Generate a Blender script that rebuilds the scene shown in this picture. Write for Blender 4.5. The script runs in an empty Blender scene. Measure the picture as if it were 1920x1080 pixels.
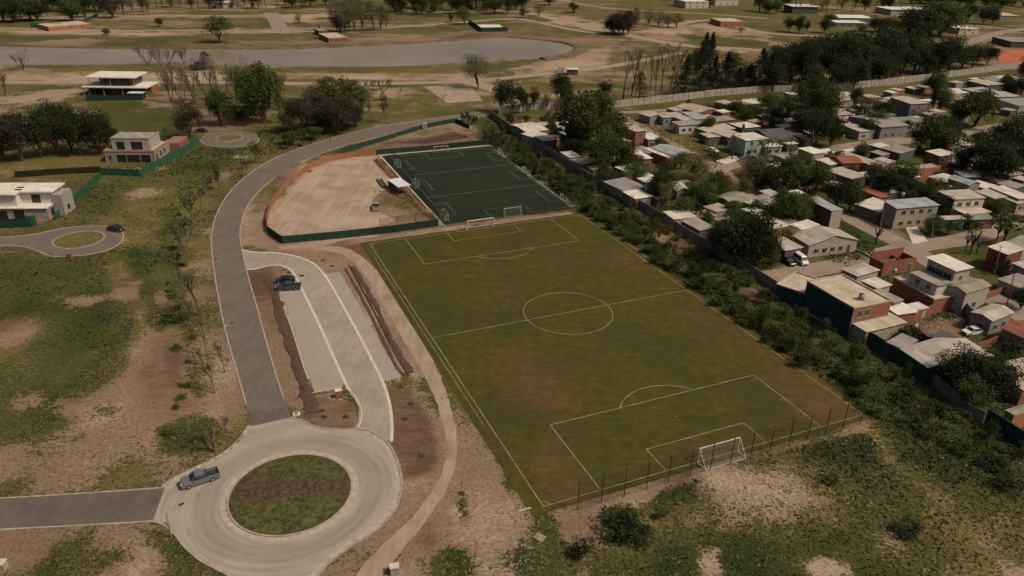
import bpy, bmesh, math, random
import numpy as np
from mathutils import Vector, Matrix
random.seed(7); np.random.seed(7)
S = bpy.context.scene
col = S.collection
R = math.radians
# ------------------------------------------------------------------ camera
FOC, PIT, ROLL, CH = 1429.45, 0.452863, 0.020479, 72.70     # focal (px of a 1920 wide frame), pitch, roll, height
cam = bpy.data.cameras.new('camera'); camo = bpy.data.objects.new('camera', cam); col.objects.link(camo)
FW = np.array([0, math.cos(PIT), -math.sin(PIT)]); _up = np.array([0, math.sin(PIT), math.cos(PIT)]); _rt = np.array([1., 0, 0])
RT = math.cos(ROLL)*_rt + math.sin(ROLL)*_up; UP = -math.sin(ROLL)*_rt + math.cos(ROLL)*_up
camo.matrix_world = Matrix(((RT[0], UP[0], -FW[0], 0), (RT[1], UP[1], -FW[1], 0), (RT[2], UP[2], -FW[2], CH), (0, 0, 0, 1)))
cam.sensor_width = 36; cam.lens = 36*FOC/1920; cam.clip_start = .5; cam.clip_end = 9000
S.camera = camo
# ------------------------------------------------------------------ sky, sun, exposure
SUN_EL, SUN_AZ = R(52), R(112)      # azimuth clockwise from +Y (away from the camera): light comes from the right and a little behind
W = bpy.data.worlds.new("World"); S.world = W; W.use_nodes = True
nt = W.node_tree; bg = nt.nodes['Background']
sk = nt.nodes.new('ShaderNodeTexSky'); sk.sky_type = 'NISHITA'; sk.sun_disc = False
sk.sun_elevation = SUN_EL; sk.sun_rotation = SUN_AZ; sk.dust_density = 8; sk.air_density = 1.0; sk.ozone_density = .6
nt.links.new(sk.outputs[0], bg.inputs[0]); bg.inputs[1].default_value = .074
sl = bpy.data.lights.new('sun', 'SUN'); sl.energy = 3.5; sl.angle = R(3); sl.color = (1, .87, .70)
so = bpy.data.objects.new('sun', sl); col.objects.link(so)
sd = Vector((math.sin(SUN_AZ)*math.cos(SUN_EL), math.cos(SUN_AZ)*math.cos(SUN_EL), math.sin(SUN_EL)))
so.rotation_euler = sd.to_track_quat('Z', 'Y').to_euler()
S.view_settings.view_transform = 'Standard'; S.view_settings.look = 'None'; S.view_settings.exposure = -.22; S.view_settings.gamma = 1
# ------------------------------------------------------------------ where a spot of the survey picture lies on the ground
def P(px, py, z=0.0):
    d = FW + RT*((px-960)/FOC) - UP*((py-540)/FOC)
    t = (z-CH)/d[2]
    return Vector((d[0]*t, d[1]*t, z))
def depth(p): return p[0]*FW[0]+p[1]*FW[1]+(p[2]-CH)*FW[2]
def pix(p):
    v = np.array([p[0], p[1], p[2]-CH]); z = v@FW
    return 960+FOC*(v@RT)/z, 540-FOC*(v@UP)/z
def height(bx, by, hp):              # metres of a thing hp tall standing at bx, by
    b = P(bx, by); lo, hi = 0., 80.
    for _ in range(30):
        m = (lo+hi)/2
        if by-pix((b.x, b.y, m))[1] < hp: lo = m
        else: hi = m
    return lo
# pitch frame
PO = Vector((4.92, 81.06, 0)); TH = .4124; PW, PL = 58.25, 99.92
PU = Vector((math.cos(TH), math.sin(TH), 0)); PV = Vector((-math.sin(TH), math.cos(TH), 0))
def F(u, v, z=0.): return PO+PU*u+PV*v+Vector((0, 0, z))
# ------------------------------------------------------------------ tags
def tag(o, label=None, cat=None, group=None, kind=None):
    if label: o['label'] = label
    if cat: o['category'] = cat
    if group: o['group'] = group
    if kind: o['kind'] = kind
    return o
def empty(name, loc, rz=0, label=None, cat=None, group=None):
    o = bpy.data.objects.new(name, None); col.objects.link(o); o.location = loc; o.rotation_euler[2] = rz
    o.empty_display_size = .2
    return tag(o, label, cat, group)
ORD = 'first second third fourth fifth sixth seventh eighth ninth tenth eleventh twelfth thirteenth fourteenth fifteenth sixteenth seventeenth eighteenth nineteenth twentieth'.split()
TENS = {20: 'twenty', 30: 'thirty', 40: 'forty', 50: 'fifty', 60: 'sixty', 70: 'seventy', 80: 'eighty', 90: 'ninety'}
TENTH = {30: 'thirtieth', 40: 'fortieth', 50: 'fiftieth', 60: 'sixtieth', 70: 'seventieth', 80: 'eightieth', 90: 'ninetieth'}
def ordw(n):
    if n <= 20: return ORD[n-1]
    t = n//10*10
    return TENTH[t] if n % 10 == 0 else TENS[t]+'-'+ORD[n % 10-1]
# ------------------------------------------------------------------ mesh builder
class MB:
    def __init__(s): s.v = []; s.f = []; s.m = []
    def add(s, vs, fs, mi=0):
        b = len(s.v); s.v += [tuple(v) for v in vs]; s.f += [tuple(i+b for i in f) for f in fs]; s.m += [mi]*len(fs)
    def box(s, x0, x1, y0, y1, z0, z1, mi=0, M=None):
        vs = [Vector((x, y, z)) for z in (z0, z1) for y in (y0, y1) for x in (x0, x1)]
        if M: vs = [M@v for v in vs]
        s.add(vs, [(0, 2, 3, 1), (4, 5, 7, 6), (0, 1, 5, 4), (2, 6, 7, 3), (0, 4, 6, 2), (1, 3, 7, 5)], mi)
    def bar(s, a, b, r, r2=None, n=4, mi=0, cap=True):
        a = Vector(a); b = Vector(b); d = b-a
        if d.length < 1e-6: return
        q = d.to_track_quat('Z', 'Y'); r2 = r if r2 is None else r2
        vs = []
        for p, rr in ((a, r), (b, r2)):
            for k in range(n):
                t = 2*math.pi*(k+.5)/n
                vs.append(p+q@Vector((rr*math.cos(t), rr*math.sin(t), 0)))
        fs = [(k, (k+1) % n, n+(k+1) % n, n+k) for k in range(n)]
        if cap: fs += [tuple(range(n-1, -1, -1)), tuple(range(n, 2*n))]
        s.add(vs, fs, mi)
    def tube(s, pts, r, n=5, mi=0):
        for a, b in zip(pts, pts[1:]): s.bar(a, b, r, n=n, mi=mi)
    def disc(s, c, r, n, h=0, mi=0):
        c = Vector(c); s.add([c+Vector((r*math.cos(2*math.pi*k/n), r*math.sin(2*math.pi*k/n), 0)) for k in range(n)], [tuple(range(n))], mi)
    def quad(s, a, b, c, d, mi=0): s.add([a, b, c, d], [(0, 1, 2, 3)], mi)
    def build(s, name, mats, parent=None, smooth=False):
        me = bpy.data.meshes.new(name); me.from_pydata(s.v, [], s.f)
        for m in (mats if isinstance(mats, (list, tuple)) else [mats]): me.materials.append(m)
        me.polygons.foreach_set('material_index', s.m)
        if smooth: me.polygons.foreach_set('use_smooth', [True]*len(s.f))
        me.update()
        o = bpy.data.objects.new(name, me); col.objects.link(o)
        if parent: o.parent = parent
        return o
# ------------------------------------------------------------------ materials
_MC = {}
class NT:
    def __init__(s, name, rough=.85, spec=.25):
        s.m = bpy.data.materials.new(name); s.m.use_nodes = True; s.t = s.m.node_tree
        s.b = s.t.nodes['Principled BSDF']; s.b.inputs['Roughness'].default_value = rough; s.b.inputs['Specular IOR Level'].default_value = spec
    def n(s, typ, **k):
        o = s.t.nodes.new(typ)
        for a, v in k.items(): setattr(o, a, v)
        return o
    def l(s, a, b): s.t.links.new(a, b)
    def pos(s, obj=False):
        if obj: return s.n('ShaderNodeTexCoord').outputs['Object']
        return s.n('ShaderNodeNewGeometry').outputs['Position']
    def noise(s, scale, detail=4, rough=.6, stretch=None, obj=False, rot=0, dist=0):
        p = s.pos(obj)
        if stretch or rot:
            mp = s.n('ShaderNodeMapping'); s.l(p, mp.inputs[0]); mp.inputs['Scale'].default_value = stretch or (1, 1, 1); mp.inputs['Rotation'].default_value = (0, 0, rot); p = mp.outputs[0]
        o = s.n('ShaderNodeTexNoise'); s.l(p, o.inputs['Vector']); o.inputs['Scale'].default_value = scale; o.inputs['Detail'].default_value = detail; o.inputs['Roughness'].default_value = rough; o.inputs['Distortion'].default_value = dist
        return o.outputs['Fac']
    def ramp(s, f, lo, hi, a=0., b=1.):
        o = s.n('ShaderNodeMapRange'); o.interpolation_type = 'SMOOTHSTEP'; s.l(f, o.inputs['Value'])
        for i, v in (('From Min', lo), ('From Max', hi), ('To Min', a), ('To Max', b)): o.inputs[i].default_value = v
        return o.outputs[0]
    def mth(s, op, a, b=0., c=None):
        o = s.n('ShaderNodeMath', operation=op)
        for i, v in enumerate((a, b) if c is None else (a, b, c)):
            if isinstance(v, (int, float)): o.inputs[i].default_value = v
            else: s.l(v, o.inputs[i])
        return o.outputs[0]
    def mix(s, f, a, b, mode='MIX'):
        o = s.n('ShaderNodeMix', data_type='RGBA', blend_type=mode)
        for i, v in ((0, f), (6, a), (7, b)):
            if isinstance(v, (int, float)): o.inputs[i].default_value = v
            elif isinstance(v, tuple): o.inputs[i].default_value = (*v, 1) if len(v) == 3 else v
            else: s.l(v, o.inputs[i])
        return o.outputs[2]
    def out(s, c, bump=None, bs=.3, bd=.1):
        if isinstance(c, tuple): s.b.inputs['Base Color'].default_value = (*c, 1)
        else: s.l(c, s.b.inputs['Base Color'])
        if bump is not None:
            o = s.n('ShaderNodeBump'); o.inputs['Strength'].default_value = bs; o.inputs['Distance'].default_value = bd
            s.l(bump, o.inputs['Height']); s.l(o.outputs[0], s.b.inputs['Normal'])
        return s.m
def mul(c, k): return tuple(min(1, x*k) for x in c)
def M(kind, c, rough=.85, spec=.25, metal=0, lo=.7, hi=1.2, scale=1.2, obj=False):
    """weathered paint or plaster: base colour broken up by blotches and fine grain"""
    key = (kind, c, rough)
    if key in _MC: return _MC[key]
    t = NT(kind, rough, spec); t.b.inputs['Metallic'].default_value = metal
    a = t.noise(scale, 5, .65, obj=obj); b = t.noise(scale*9, 3, .6, obj=obj)
    x = t.mix(t.ramp(a, .3, .7), mul(c, lo), mul(c, hi)); x = t.mix(t.ramp(b, .35, .7, 0, .35), x, mul(c, lo*.75))
    _MC[key] = t.out(x, b, .15, .03); return _MC[key]
def tinmat(c, rust=.25):
    key = ('tin', c, rust)
    if key in _MC: return _MC[key]
    t = NT('tin_roof', .6, .4); p = t.pos(True)
    w = t.n('ShaderNodeTexWave'); w.bands_direction = 'X'; t.l(p, w.inputs['Vector']); w.inputs['Scale'].default_value = 1.1; w.inputs['Distortion'].default_value = .2
    st = t.noise(.9, 4, .6, stretch=(2.2, .25, 1), obj=True); bl = t.noise(.35, 5, .7, obj=True)
    x = t.mix(t.ramp(st, .35, .65), mul(c, .78), mul(c, 1.12)); x = t.mix(t.ramp(w.outputs['Fac'], .55, .95, 0, .3), x, mul(c, .55))
    sn = t.n('ShaderNodeVectorMath', operation='SNAP'); t.l(p, sn.inputs[0]); sn.inputs[1].default_value = (1.05, 2.6, 50); wn = t.n('ShaderNodeTexWhiteNoise'); t.l(sn.outputs[0], wn.inputs['Vector'])
    x = t.mix(t.ramp(wn.outputs['Value'], 0, 1, 0, .45), x, mul(c, .55)); x = t.mix(t.ramp(wn.outputs['Value'], .86, .9, 0, .3+rust*.5), x, (c[0]*.75, c[1]*.5, c[2]*.38))
    x = t.mix(t.ramp(bl, .62-rust*.25, .78, 0, .75), x, (c[0]*.6, c[1]*.42, c[2]*.32))
    _MC[key] = t.out(x, w.outputs['Fac'], .5, .05); return _MC[key]
def brickmat(c):
    key = ('brick', c)
    if key in _MC: return _MC[key]
    t = NT('brick_wall', .9, .15); tc = t.pos(True)
    sp = t.n('ShaderNodeSeparateXYZ'); t.l(tc, sp.inputs[0]); cb = t.n('ShaderNodeCombineXYZ')
    t.l(t.mth('ADD', sp.outputs[0], sp.outputs[1]), cb.inputs[0]); t.l(sp.outputs[2], cb.inputs[1])
    b = t.n('ShaderNodeTexBrick'); t.l(cb.outputs[0], b.inputs['Vector']); b.inputs['Scale'].default_value = 1.6
    b.inputs['Color1'].default_value = (*mul(c, 1.15), 1); b.inputs['Color2'].default_value = (*mul(c, .75), 1); b.inputs['Mortar'].default_value = (*[.5*x+.1 for x in c], 1); b.inputs['Mortar Size'].default_value = .03
    n = t.noise(.8, 5, .7, obj=True)
    _MC[key] = t.out(t.mix(t.ramp(n, .35, .75, 0, .55), b.outputs['Color'], mul(c, .6)), b.outputs['Fac'], .2, .02); return _MC[key]
def leafmat(name, c1, c2, spread=.35):
    t = NT(name, .7, .15); oi = t.n('ShaderNodeObjectInfo')
    n = t.noise(.55, 3, .6); g = t.n('ShaderNodeNewGeometry')
    f = t.mth('ADD', t.mth('MULTIPLY', n, 1.1), t.mth('MULTIPLY', g.outputs['Random Per Island'], .5))
    x = t.mix(t.ramp(f, .45, 1.15), c1, c2)
    h = t.n('ShaderNodeHueSaturation'); t.l(x, h.inputs['Color'])
    t.l(t.mth('ADD', t.mth('MULTIPLY', oi.outputs['Random'], .05), .475), h.inputs['Hue']); t.l(t.mth('ADD', t.mth('MULTIPLY', oi.outputs['Random'], spread), 1-spread/2), h.inputs['Value'])
    t.l(h.outputs[0], t.b.inputs['Base Color'])
    tr = t.n('ShaderNodeBsdfTranslucent'); t.l(h.outputs[0], tr.inputs[0]); mx = t.n('ShaderNodeMixShader'); mx.inputs[0].default_value = .38
    t.l(t.b.outputs[0], mx.inputs[1]); t.l(tr.outputs[0], mx.inputs[2]); t.l(mx.outputs[0], t.t.nodes['Material Output'].inputs[0])
    return t.m
MAT = {}
# painted ground: attribute R = how much grass, G = how pale the bare soil is, B = how lush the grass is
def groundmat():
    t = NT('soil_and_grass', .95, .1)
    a = t.n('ShaderNodeAttribute', attribute_name='cover'); sp = t.n('ShaderNodeSeparateColor'); t.l(a.outputs['Color'], sp.inputs[0])
    n1 = t.noise(.9, 8, .72); n2 = t.noise(.11, 5, .65); n3 = t.noise(2.2, 5, .75); n6 = t.noise(1.5, 6, .75, stretch=(.8, 1.25, 1), rot=.5); n4 = t.noise(.03, 3, .6, stretch=(.35, 2.2, 1), rot=.05); n5 = t.noise(.35, 6, .7, stretch=(.5, 1.5, 1), rot=-.3)
    nn = t.mth('ADD', t.mth('ADD', t.mth('MULTIPLY', n1, .42), t.mth('MULTIPLY', n2, .45)), t.mth('ADD', t.mth('MULTIPLY', n3, .5), t.mth('MULTIPLY', n5, .25)))
    nn = t.mth('ADD', nn, t.mth('MULTIPLY', n4, .5))          # mean about .68
    f = t.ramp(t.mth('ADD', t.mth('SUBTRACT', nn, 1.015), t.mth('MULTIPLY', t.mth('SUBTRACT', sp.outputs[0], .5), .44)), -.045, .045)
    sf = t.mth('ADD', sp.outputs[1], t.mth('MULTIPLY', t.mth('SUBTRACT', t.mth('ADD', t.mth('MULTIPLY', n5, .6), t.mth('MULTIPLY', n3, .4)), .5), 1.5))
    soil = t.mix(t.ramp(sf, .0, .5), SOIL[0], SOIL[1]); soil = t.mix(t.ramp(sf, .5, 1.05), soil, SOIL[2])
    soil = t.mix(t.ramp(n3, .50, .60, 0, .6), soil, mul(SOIL[0], .6)); soil = t.mix(t.mth('MULTIPLY', t.ramp(n6, .52, .60), t.ramp(sp.outputs[1], .3, .9, 0, .7)), soil, (.43, .33, .245))
    gf = t.mth('ADD', sp.outputs[2], t.mth('MULTIPLY', t.mth('SUBTRACT', t.mth('ADD', t.mth('MULTIPLY', n1, .5), t.mth('MULTIPLY', n2, .5)), .5), 2.0))
    gr = t.mix(t.ramp(gf, .05, .5), GRASS[0], GRASS[1]); gr = t.mix(t.ramp(gf, .5, 1.), gr, GRASS[2])
    gr = t.mix(t.ramp(n3, .48, .60, 0, .65), gr, mul(GRASS[2], .5)); gr = t.mix(t.mth('MULTIPLY', t.ramp(n6, .51, .60, 0, .7), t.ramp(sp.outputs[2], .9, .3)), gr, (.20, .155, .07))
    return t.out(t.mix(f, soil, gr), t.mth('ADD', n1, t.mth('MULTIPLY', n3, .5)), .9, .35)
SOIL = [(.110, .062, .040), (.228, .150, .098), (.368, .272, .190)]
GRASS = [(.145, .110, .036), (.070, .072, .018), (.031, .043, .012)]
def pitchmat():
    t = NT('pitch_turf', .95, .1)
    a = t.n('ShaderNodeAttribute', attribute_name='cover'); sp = t.n('ShaderNodeSeparateColor'); t.l(a.outputs['Color'], sp.inputs[0])
    n1 = t.noise(.07, 5, .6, dist=.5); n2 = t.noise(.5, 6, .7); n3 = t.noise(2.5, 5, .7); n4 = t.noise(.9, 3, .6, stretch=(.08, 1.6, 1), rot=-.12)
    n5 = t.noise(1.6, 4, .7, stretch=(.10, 1.4, 1), rot=.41)
    nn = t.mth('ADD', t.mth('MULTIPLY', n1, .55), t.mth('ADD', t.mth('MULTIPLY', n2, .3), t.mth('MULTIPLY', n4, .3)))
    f = t.ramp(t.mth('ADD', t.mth('ADD', nn, t.mth('MULTIPLY', t.mth('SUBTRACT', n3, .5), .5)), t.mth('SUBTRACT', sp.outputs[0], .5)), .26, .74, 0, .88)
    g = t.mix(t.ramp(n2, .35, .7), (.050, .043, .009), (.080, .064, .012)); g = t.mix(t.ramp(n1, .40, .60, 0, .6), g, (.036, .044, .009))
    br = t.mix(t.ramp(n2, .3, .7), (.090, .046, .018), (.128, .068, .027))
    c = t.mix(f, g, br); c = t.mix(t.ramp(n3, .5, .7, 0, .45), c, (.034, .030, .011)); c = t.mix(t.ramp(n5, .5, .72, 0, .4), c, (.13, .092, .032))
    c = t.mix(t.ramp(sp.outputs[1], .1, .8, 0, .5), c, (.17, .115, .055))
    return t.out(c, n3, .6, .1)
def roadmat(name, c, c2, jl=None):
    t = NT(name, .85, .25)
    n1 = t.noise(.22, 5, .65); n2 = t.noise(2.2, 6, .7); n4 = t.noise(.09, 6, .75); n3 = t.noise(.6, 4, .6, stretch=(2, .2, 1), rot=.15)
    x = t.mix(t.ramp(t.mth('ADD', t.mth('MULTIPLY', n1, .6), t.mth('MULTIPLY', n3, .4)), .35, .65), c, c2)
    x = t.mix(t.ramp(n2, .4, .75, 0, .3), x, mul(c, .7)); x = t.mix(t.ramp(n4, .52, .68, 0, .35), x, (c2[0]*1.25, c2[1]*1.15, c2[2]*1.0)); x = t.mix(t.ramp(n4, .42, .30, 0, .3), x, mul(c, .75))
    return t.out(x, n2, .2, .02)
MAT['ground'] = groundmat(); MAT['pitch'] = pitchmat()
MAT['asphalt'] = roadmat('asphalt', (.115, .093, .076), (.150, .122, .100))
MAT['asphalt2'] = roadmat('asphalt_dark', (.088, .073, .060), (.128, .106, .087))
MAT['concrete'] = roadmat('road_concrete', (.235, .198, .162), (.315, .268, .222))
def ringmat():
    t = NT('ring_concrete', .85, .25); p = t.pos(); v = t.n('ShaderNodeVectorMath', operation='SUBTRACT'); t.l(p, v.inputs[0]); v.inputs[1].default_value = (-30.2, 82.75, 0)
    ln = t.n('ShaderNodeVectorMath', operation='LENGTH'); t.l(v.outputs[0], ln.inputs[0]); r_ = ln.outputs['Value']
    cb = t.n('ShaderNodeCombineXYZ'); t.l(t.mth('MULTIPLY', r_, 1.6), cb.inputs[0]); sp = t.n('ShaderNodeSeparateXYZ'); t.l(v.outputs[0], sp.inputs[0])
    an = t.mth('ARCTAN2', sp.outputs[1], sp.outputs[0]); t.l(t.mth('MULTIPLY', an, 1.1), cb.inputs[1]); nz = t.n('ShaderNodeTexNoise'); t.l(cb.outputs[0], nz.inputs['Vector']); nz.inputs['Scale'].default_value = 1.; nz.inputs['Detail'].default_value = 5
    n2 = t.noise(2.4, 6, .7); n1 = t.noise(.16, 4, .6)
    x = t.mix(t.ramp(nz.outputs['Fac'], .35, .68), (.245, .206, .168), (.325, .276, .228)); x = t.mix(t.ramp(n1, .45, .65, 0, .5), x, (.345, .295, .24))
    dk = t.mth('MULTIPLY', t.ramp(r_, 9.6, 10.6), t.ramp(r_, 13.4, 12.2)); x = t.mix(t.mth('MULTIPLY', dk, .45), x, (.185, .155, .128))
    x = t.mix(t.ramp(n2, .45, .75, 0, .3), x, (.16, .13, .105))
    return t.out(x, n2, .2, .02)
MAT['ring'] = ringmat()
def yardmat():
    t = NT('graded_sand', .95, .1); a = t.noise(.5, 5, .6, stretch=(1.6, .05, 1), rot=.45, dist=.25); b = t.noise(.12, 4, .6); c = t.noise(2.5, 5, .7)
    x = t.mix(t.ramp(b, .35, .65), (.26, .185, .135), (.35, .265, .20)); x = t.mix(t.ramp(a, .5, .66, 0, .35), x, (.43, .34, .26)); x = t.mix(t.ramp(a, .44, .34, 0, .3), x, (.20, .135, .09)); x = t.mix(t.ramp(c, .55, .7, 0, .3), x, (.17, .115, .08))
    return t.out(x, a, .4, .08)
MAT['yard'] = yardmat()
MAT['paver'] = roadmat('paver_blocks', (.26, .225, .185), (.30, .26, .215))
MAT['kerb'] = M('kerb_concrete', (.33, .275, .21), lo=.7)
MAT['gutter'] = M('pale_gutter_concrete', (.37, .315, .255), lo=.75)
MAT['gutter2'] = MAT['gutter']; MAT['gutter'] = M('pale_strip_concrete', (.50, .43, .35), lo=.85)
MAT['sand'] = roadmat('pale_sand_track', (.235, .162, .118), (.34, .255, .19))
MAT['dirt'] = roadmat('dirt_road', (.23, .17, .125), (.32, .245, .185))
MAT['street'] = roadmat('worn_street', (.20, .15, .115), (.27, .21, .165))
MAT['line'] = M('line_paint', (.29, .27, .17), lo=.6, hi=1.3, scale=.6)
MAT['turf_line'] = M('turf_line_paint', (.16, .20, .17), lo=.6)
MAT['white'] = M('white_paint', (.62, .58, .52), .5, .4)
MAT['grey'] = M('grey_steel', (.25, .24, .22), .5, .4)
MAT['dark'] = M('dark_steel', (.03, .035, .03), .5, .4)
MAT['panel'] = M('concrete_panel', (.21, .18, .155), lo=.7, scale=.5)
MAT['palepanel'] = M('pale_panel', (.34, .29, .24), lo=.75, scale=.5)
MAT['greencloth'] = M('green_shade_cloth', (.018, .075, .042), lo=.75, hi=1.4)
MAT['greencloth2'] = M('dark_green_cloth', (.014, .042, .026), lo=.75, hi=1.3)
MAT['orange'] = M('orange_mesh', (.30, .135, .075), lo=.6, hi=1.2, scale=2)
MAT['bark'] = M('bark', (.10, .075, .058), lo=.6, scale=3)
MAT['palebark'] = M('pale_bark', (.115, .092, .07), lo=.6, scale=3)
MAT['glass'] = M('dark_window', (.02, .02, .022), .25, .5, lo=.8)
MAT['frame'] = M('window_frame', (.42, .39, .34), .6)
MAT['soilheap'] = M('dark_soil', (.095, .052, .038), lo=.55, hi=1.4, scale=2)
MAT['pit'] = M('dug_soil', (.055, .032, .024), lo=.6, scale=3)
MAT['water'] = NT('lake_water', .12, .5).m
def water():
    t = NT('lake_water', .2, .5); n = t.noise(.5, 3, .6, stretch=(.5, 1.5, 1)); n2 = t.noise(.012, 4, .6)
    return t.out(t.mix(t.ramp(n2, .35, .65), (.215, .172, .128), (.275, .222, .165)))
MAT['water'] = water()
def shadecloth():
    t = NT('fence_net', .8, .2); t.b.inputs['Alpha'].default_value = .16; return t.out((.02, .03, .02))
MAT['net'] = shadecloth()
MAT['net2'] = shadecloth(); MAT['net2'].node_tree.nodes['Principled BSDF'].inputs['Alpha'].default_value = .3
def goalnet():
    t = NT('goal_net', .8, .2); t.b.inputs['Alpha'].default_value = .06; return t.out((.55, .55, .5))
MAT['goalnet'] = goalnet()
# ------------------------------------------------------------------ curves and polygons on the ground
def spline(pts, n=6):
    out = []; q = [pts[0]]+list(pts)+[pts[-1]]
    for i in range(1, len(q)-2):
        a, b, c, d = q[i-1:i+3]
        for k in range(n):
            t = k/n; out.append(.5*((2*b)+(c-a)*t+(2*a-5*b+4*c-d)*t*t+(3*b-a-3*c+d)*t**3))
    out.append(pts[-1]); return out
def PX(pts, z=0.): return [P(x, y, z) for x, y in pts]
def poly(name, pts, z, m, kind='structure', thick=0, parent=None):
    bm = bmesh.new(); vs = [bm.verts.new((p.x, p.y, z)) for p in pts]; f = bm.faces.new(vs)
    f.normal_update()
    if f.normal.z < 0: f.normal_flip()
    if thick:
        r = bmesh.ops.extrude_face_region(bm, geom=[f])
        for v in [g for g in r['geom'] if isinstance(g, bmesh.types.BMVert)]: v.co.z = z+thick
    bmesh.ops.triangulate(bm, faces=bm.faces)
    bmesh.ops.recalc_face_normals(bm, faces=bm.faces)
    me = bpy.data.meshes.new(name); bm.to_mesh(me); bm.free(); me.materials.append(m)
    if not thick and len(me.polygons) and me.polygons[0].normal.z < 0: me.flip_normals()
    o = bpy.data.objects.new(name, me); col.objects.link(o)
    if parent: o.parent = parent
    elif kind: o['kind'] = kind
    return o
def strip(name, L, Rr, z, m, jit=0):
    n = max(len(L), len(Rr))
    def res(p):
        p = spline(p, 8); d = [0]
        for a, b in zip(p, p[1:]): d.append(d[-1]+(b-a).length)
        out = []
        for k in range(80):
            t = d[-1]*k/79; i = 0
            while i < len(d)-2 and d[i+1] < t: i += 1
            u = (t-d[i])/max(1e-6, d[i+1]-d[i]); out.append(p[i].lerp(p[i+1], u))
        return out
    L = res(L); Rr = res(Rr); b = MB()
    if jit:
        q = random.Random(4)
        for i in range(80): d = (Rr[i]-L[i]).normalized(); L[i] = L[i]+d*q.uniform(-jit, jit); Rr[i] = Rr[i]+d*q.uniform(-jit, jit)
    b.add([(p.x, p.y, z) for p in L]+[(p.x, p.y, z) for p in Rr], [(i, i+80, i+81, i+1) for i in range(79)])
    o = b.build(name, m)
    if o.data.polygons[10].normal.z < 0: o.data.flip_normals()
    o['kind'] = 'structure'; return L, Rr
def normals2(pts, closed=False):
    out = []
    for i in range(len(pts)):
        a = pts[i-1] if (i > 0 or closed) else pts[i]; b = pts[(i+1) % len(pts)] if (i < len(pts)-1 or closed) else pts[i]
        d = (b-a); d.z = 0; d.normalize(); out.append(Vector((-d.y, d.x, 0)))
    return out
def ribbon(b, pts, w, z0, z1, closed=False, off=0, mi=0):
    """a kerb-like strip of rectangular section along a polyline"""
    N = normals2(pts, closed); n = len(pts); vs = []
    for p, q in zip(pts, N):
        for s_, z in ((-w/2, z0), (-w/2, z1), (w/2, z1), (w/2, z0)): v = p+q*(s_+off); vs.append((v.x, v.y, z))
    fs = []
    for i in range(n if closed else n-1):
        j = (i+1) % n
        for k in range(3): fs.append((4*i+k, 4*j+k, 4*j+k+1, 4*i+k+1))
    if not closed: fs += [(0, 1, 2, 3), (4*n-1, 4*n-2, 4*n-3, 4*n-4)]
    b.add(vs, fs, mi)
def kerb(name, pts, w=.22, h=.13, closed=False, m=None, off=0, z0=0):
    b = MB(); ribbon(b, pts, w, z0, z0+h, closed, off); o = b.build(name, m or MAT['kerb']); o['kind'] = 'structure'; return o
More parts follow.
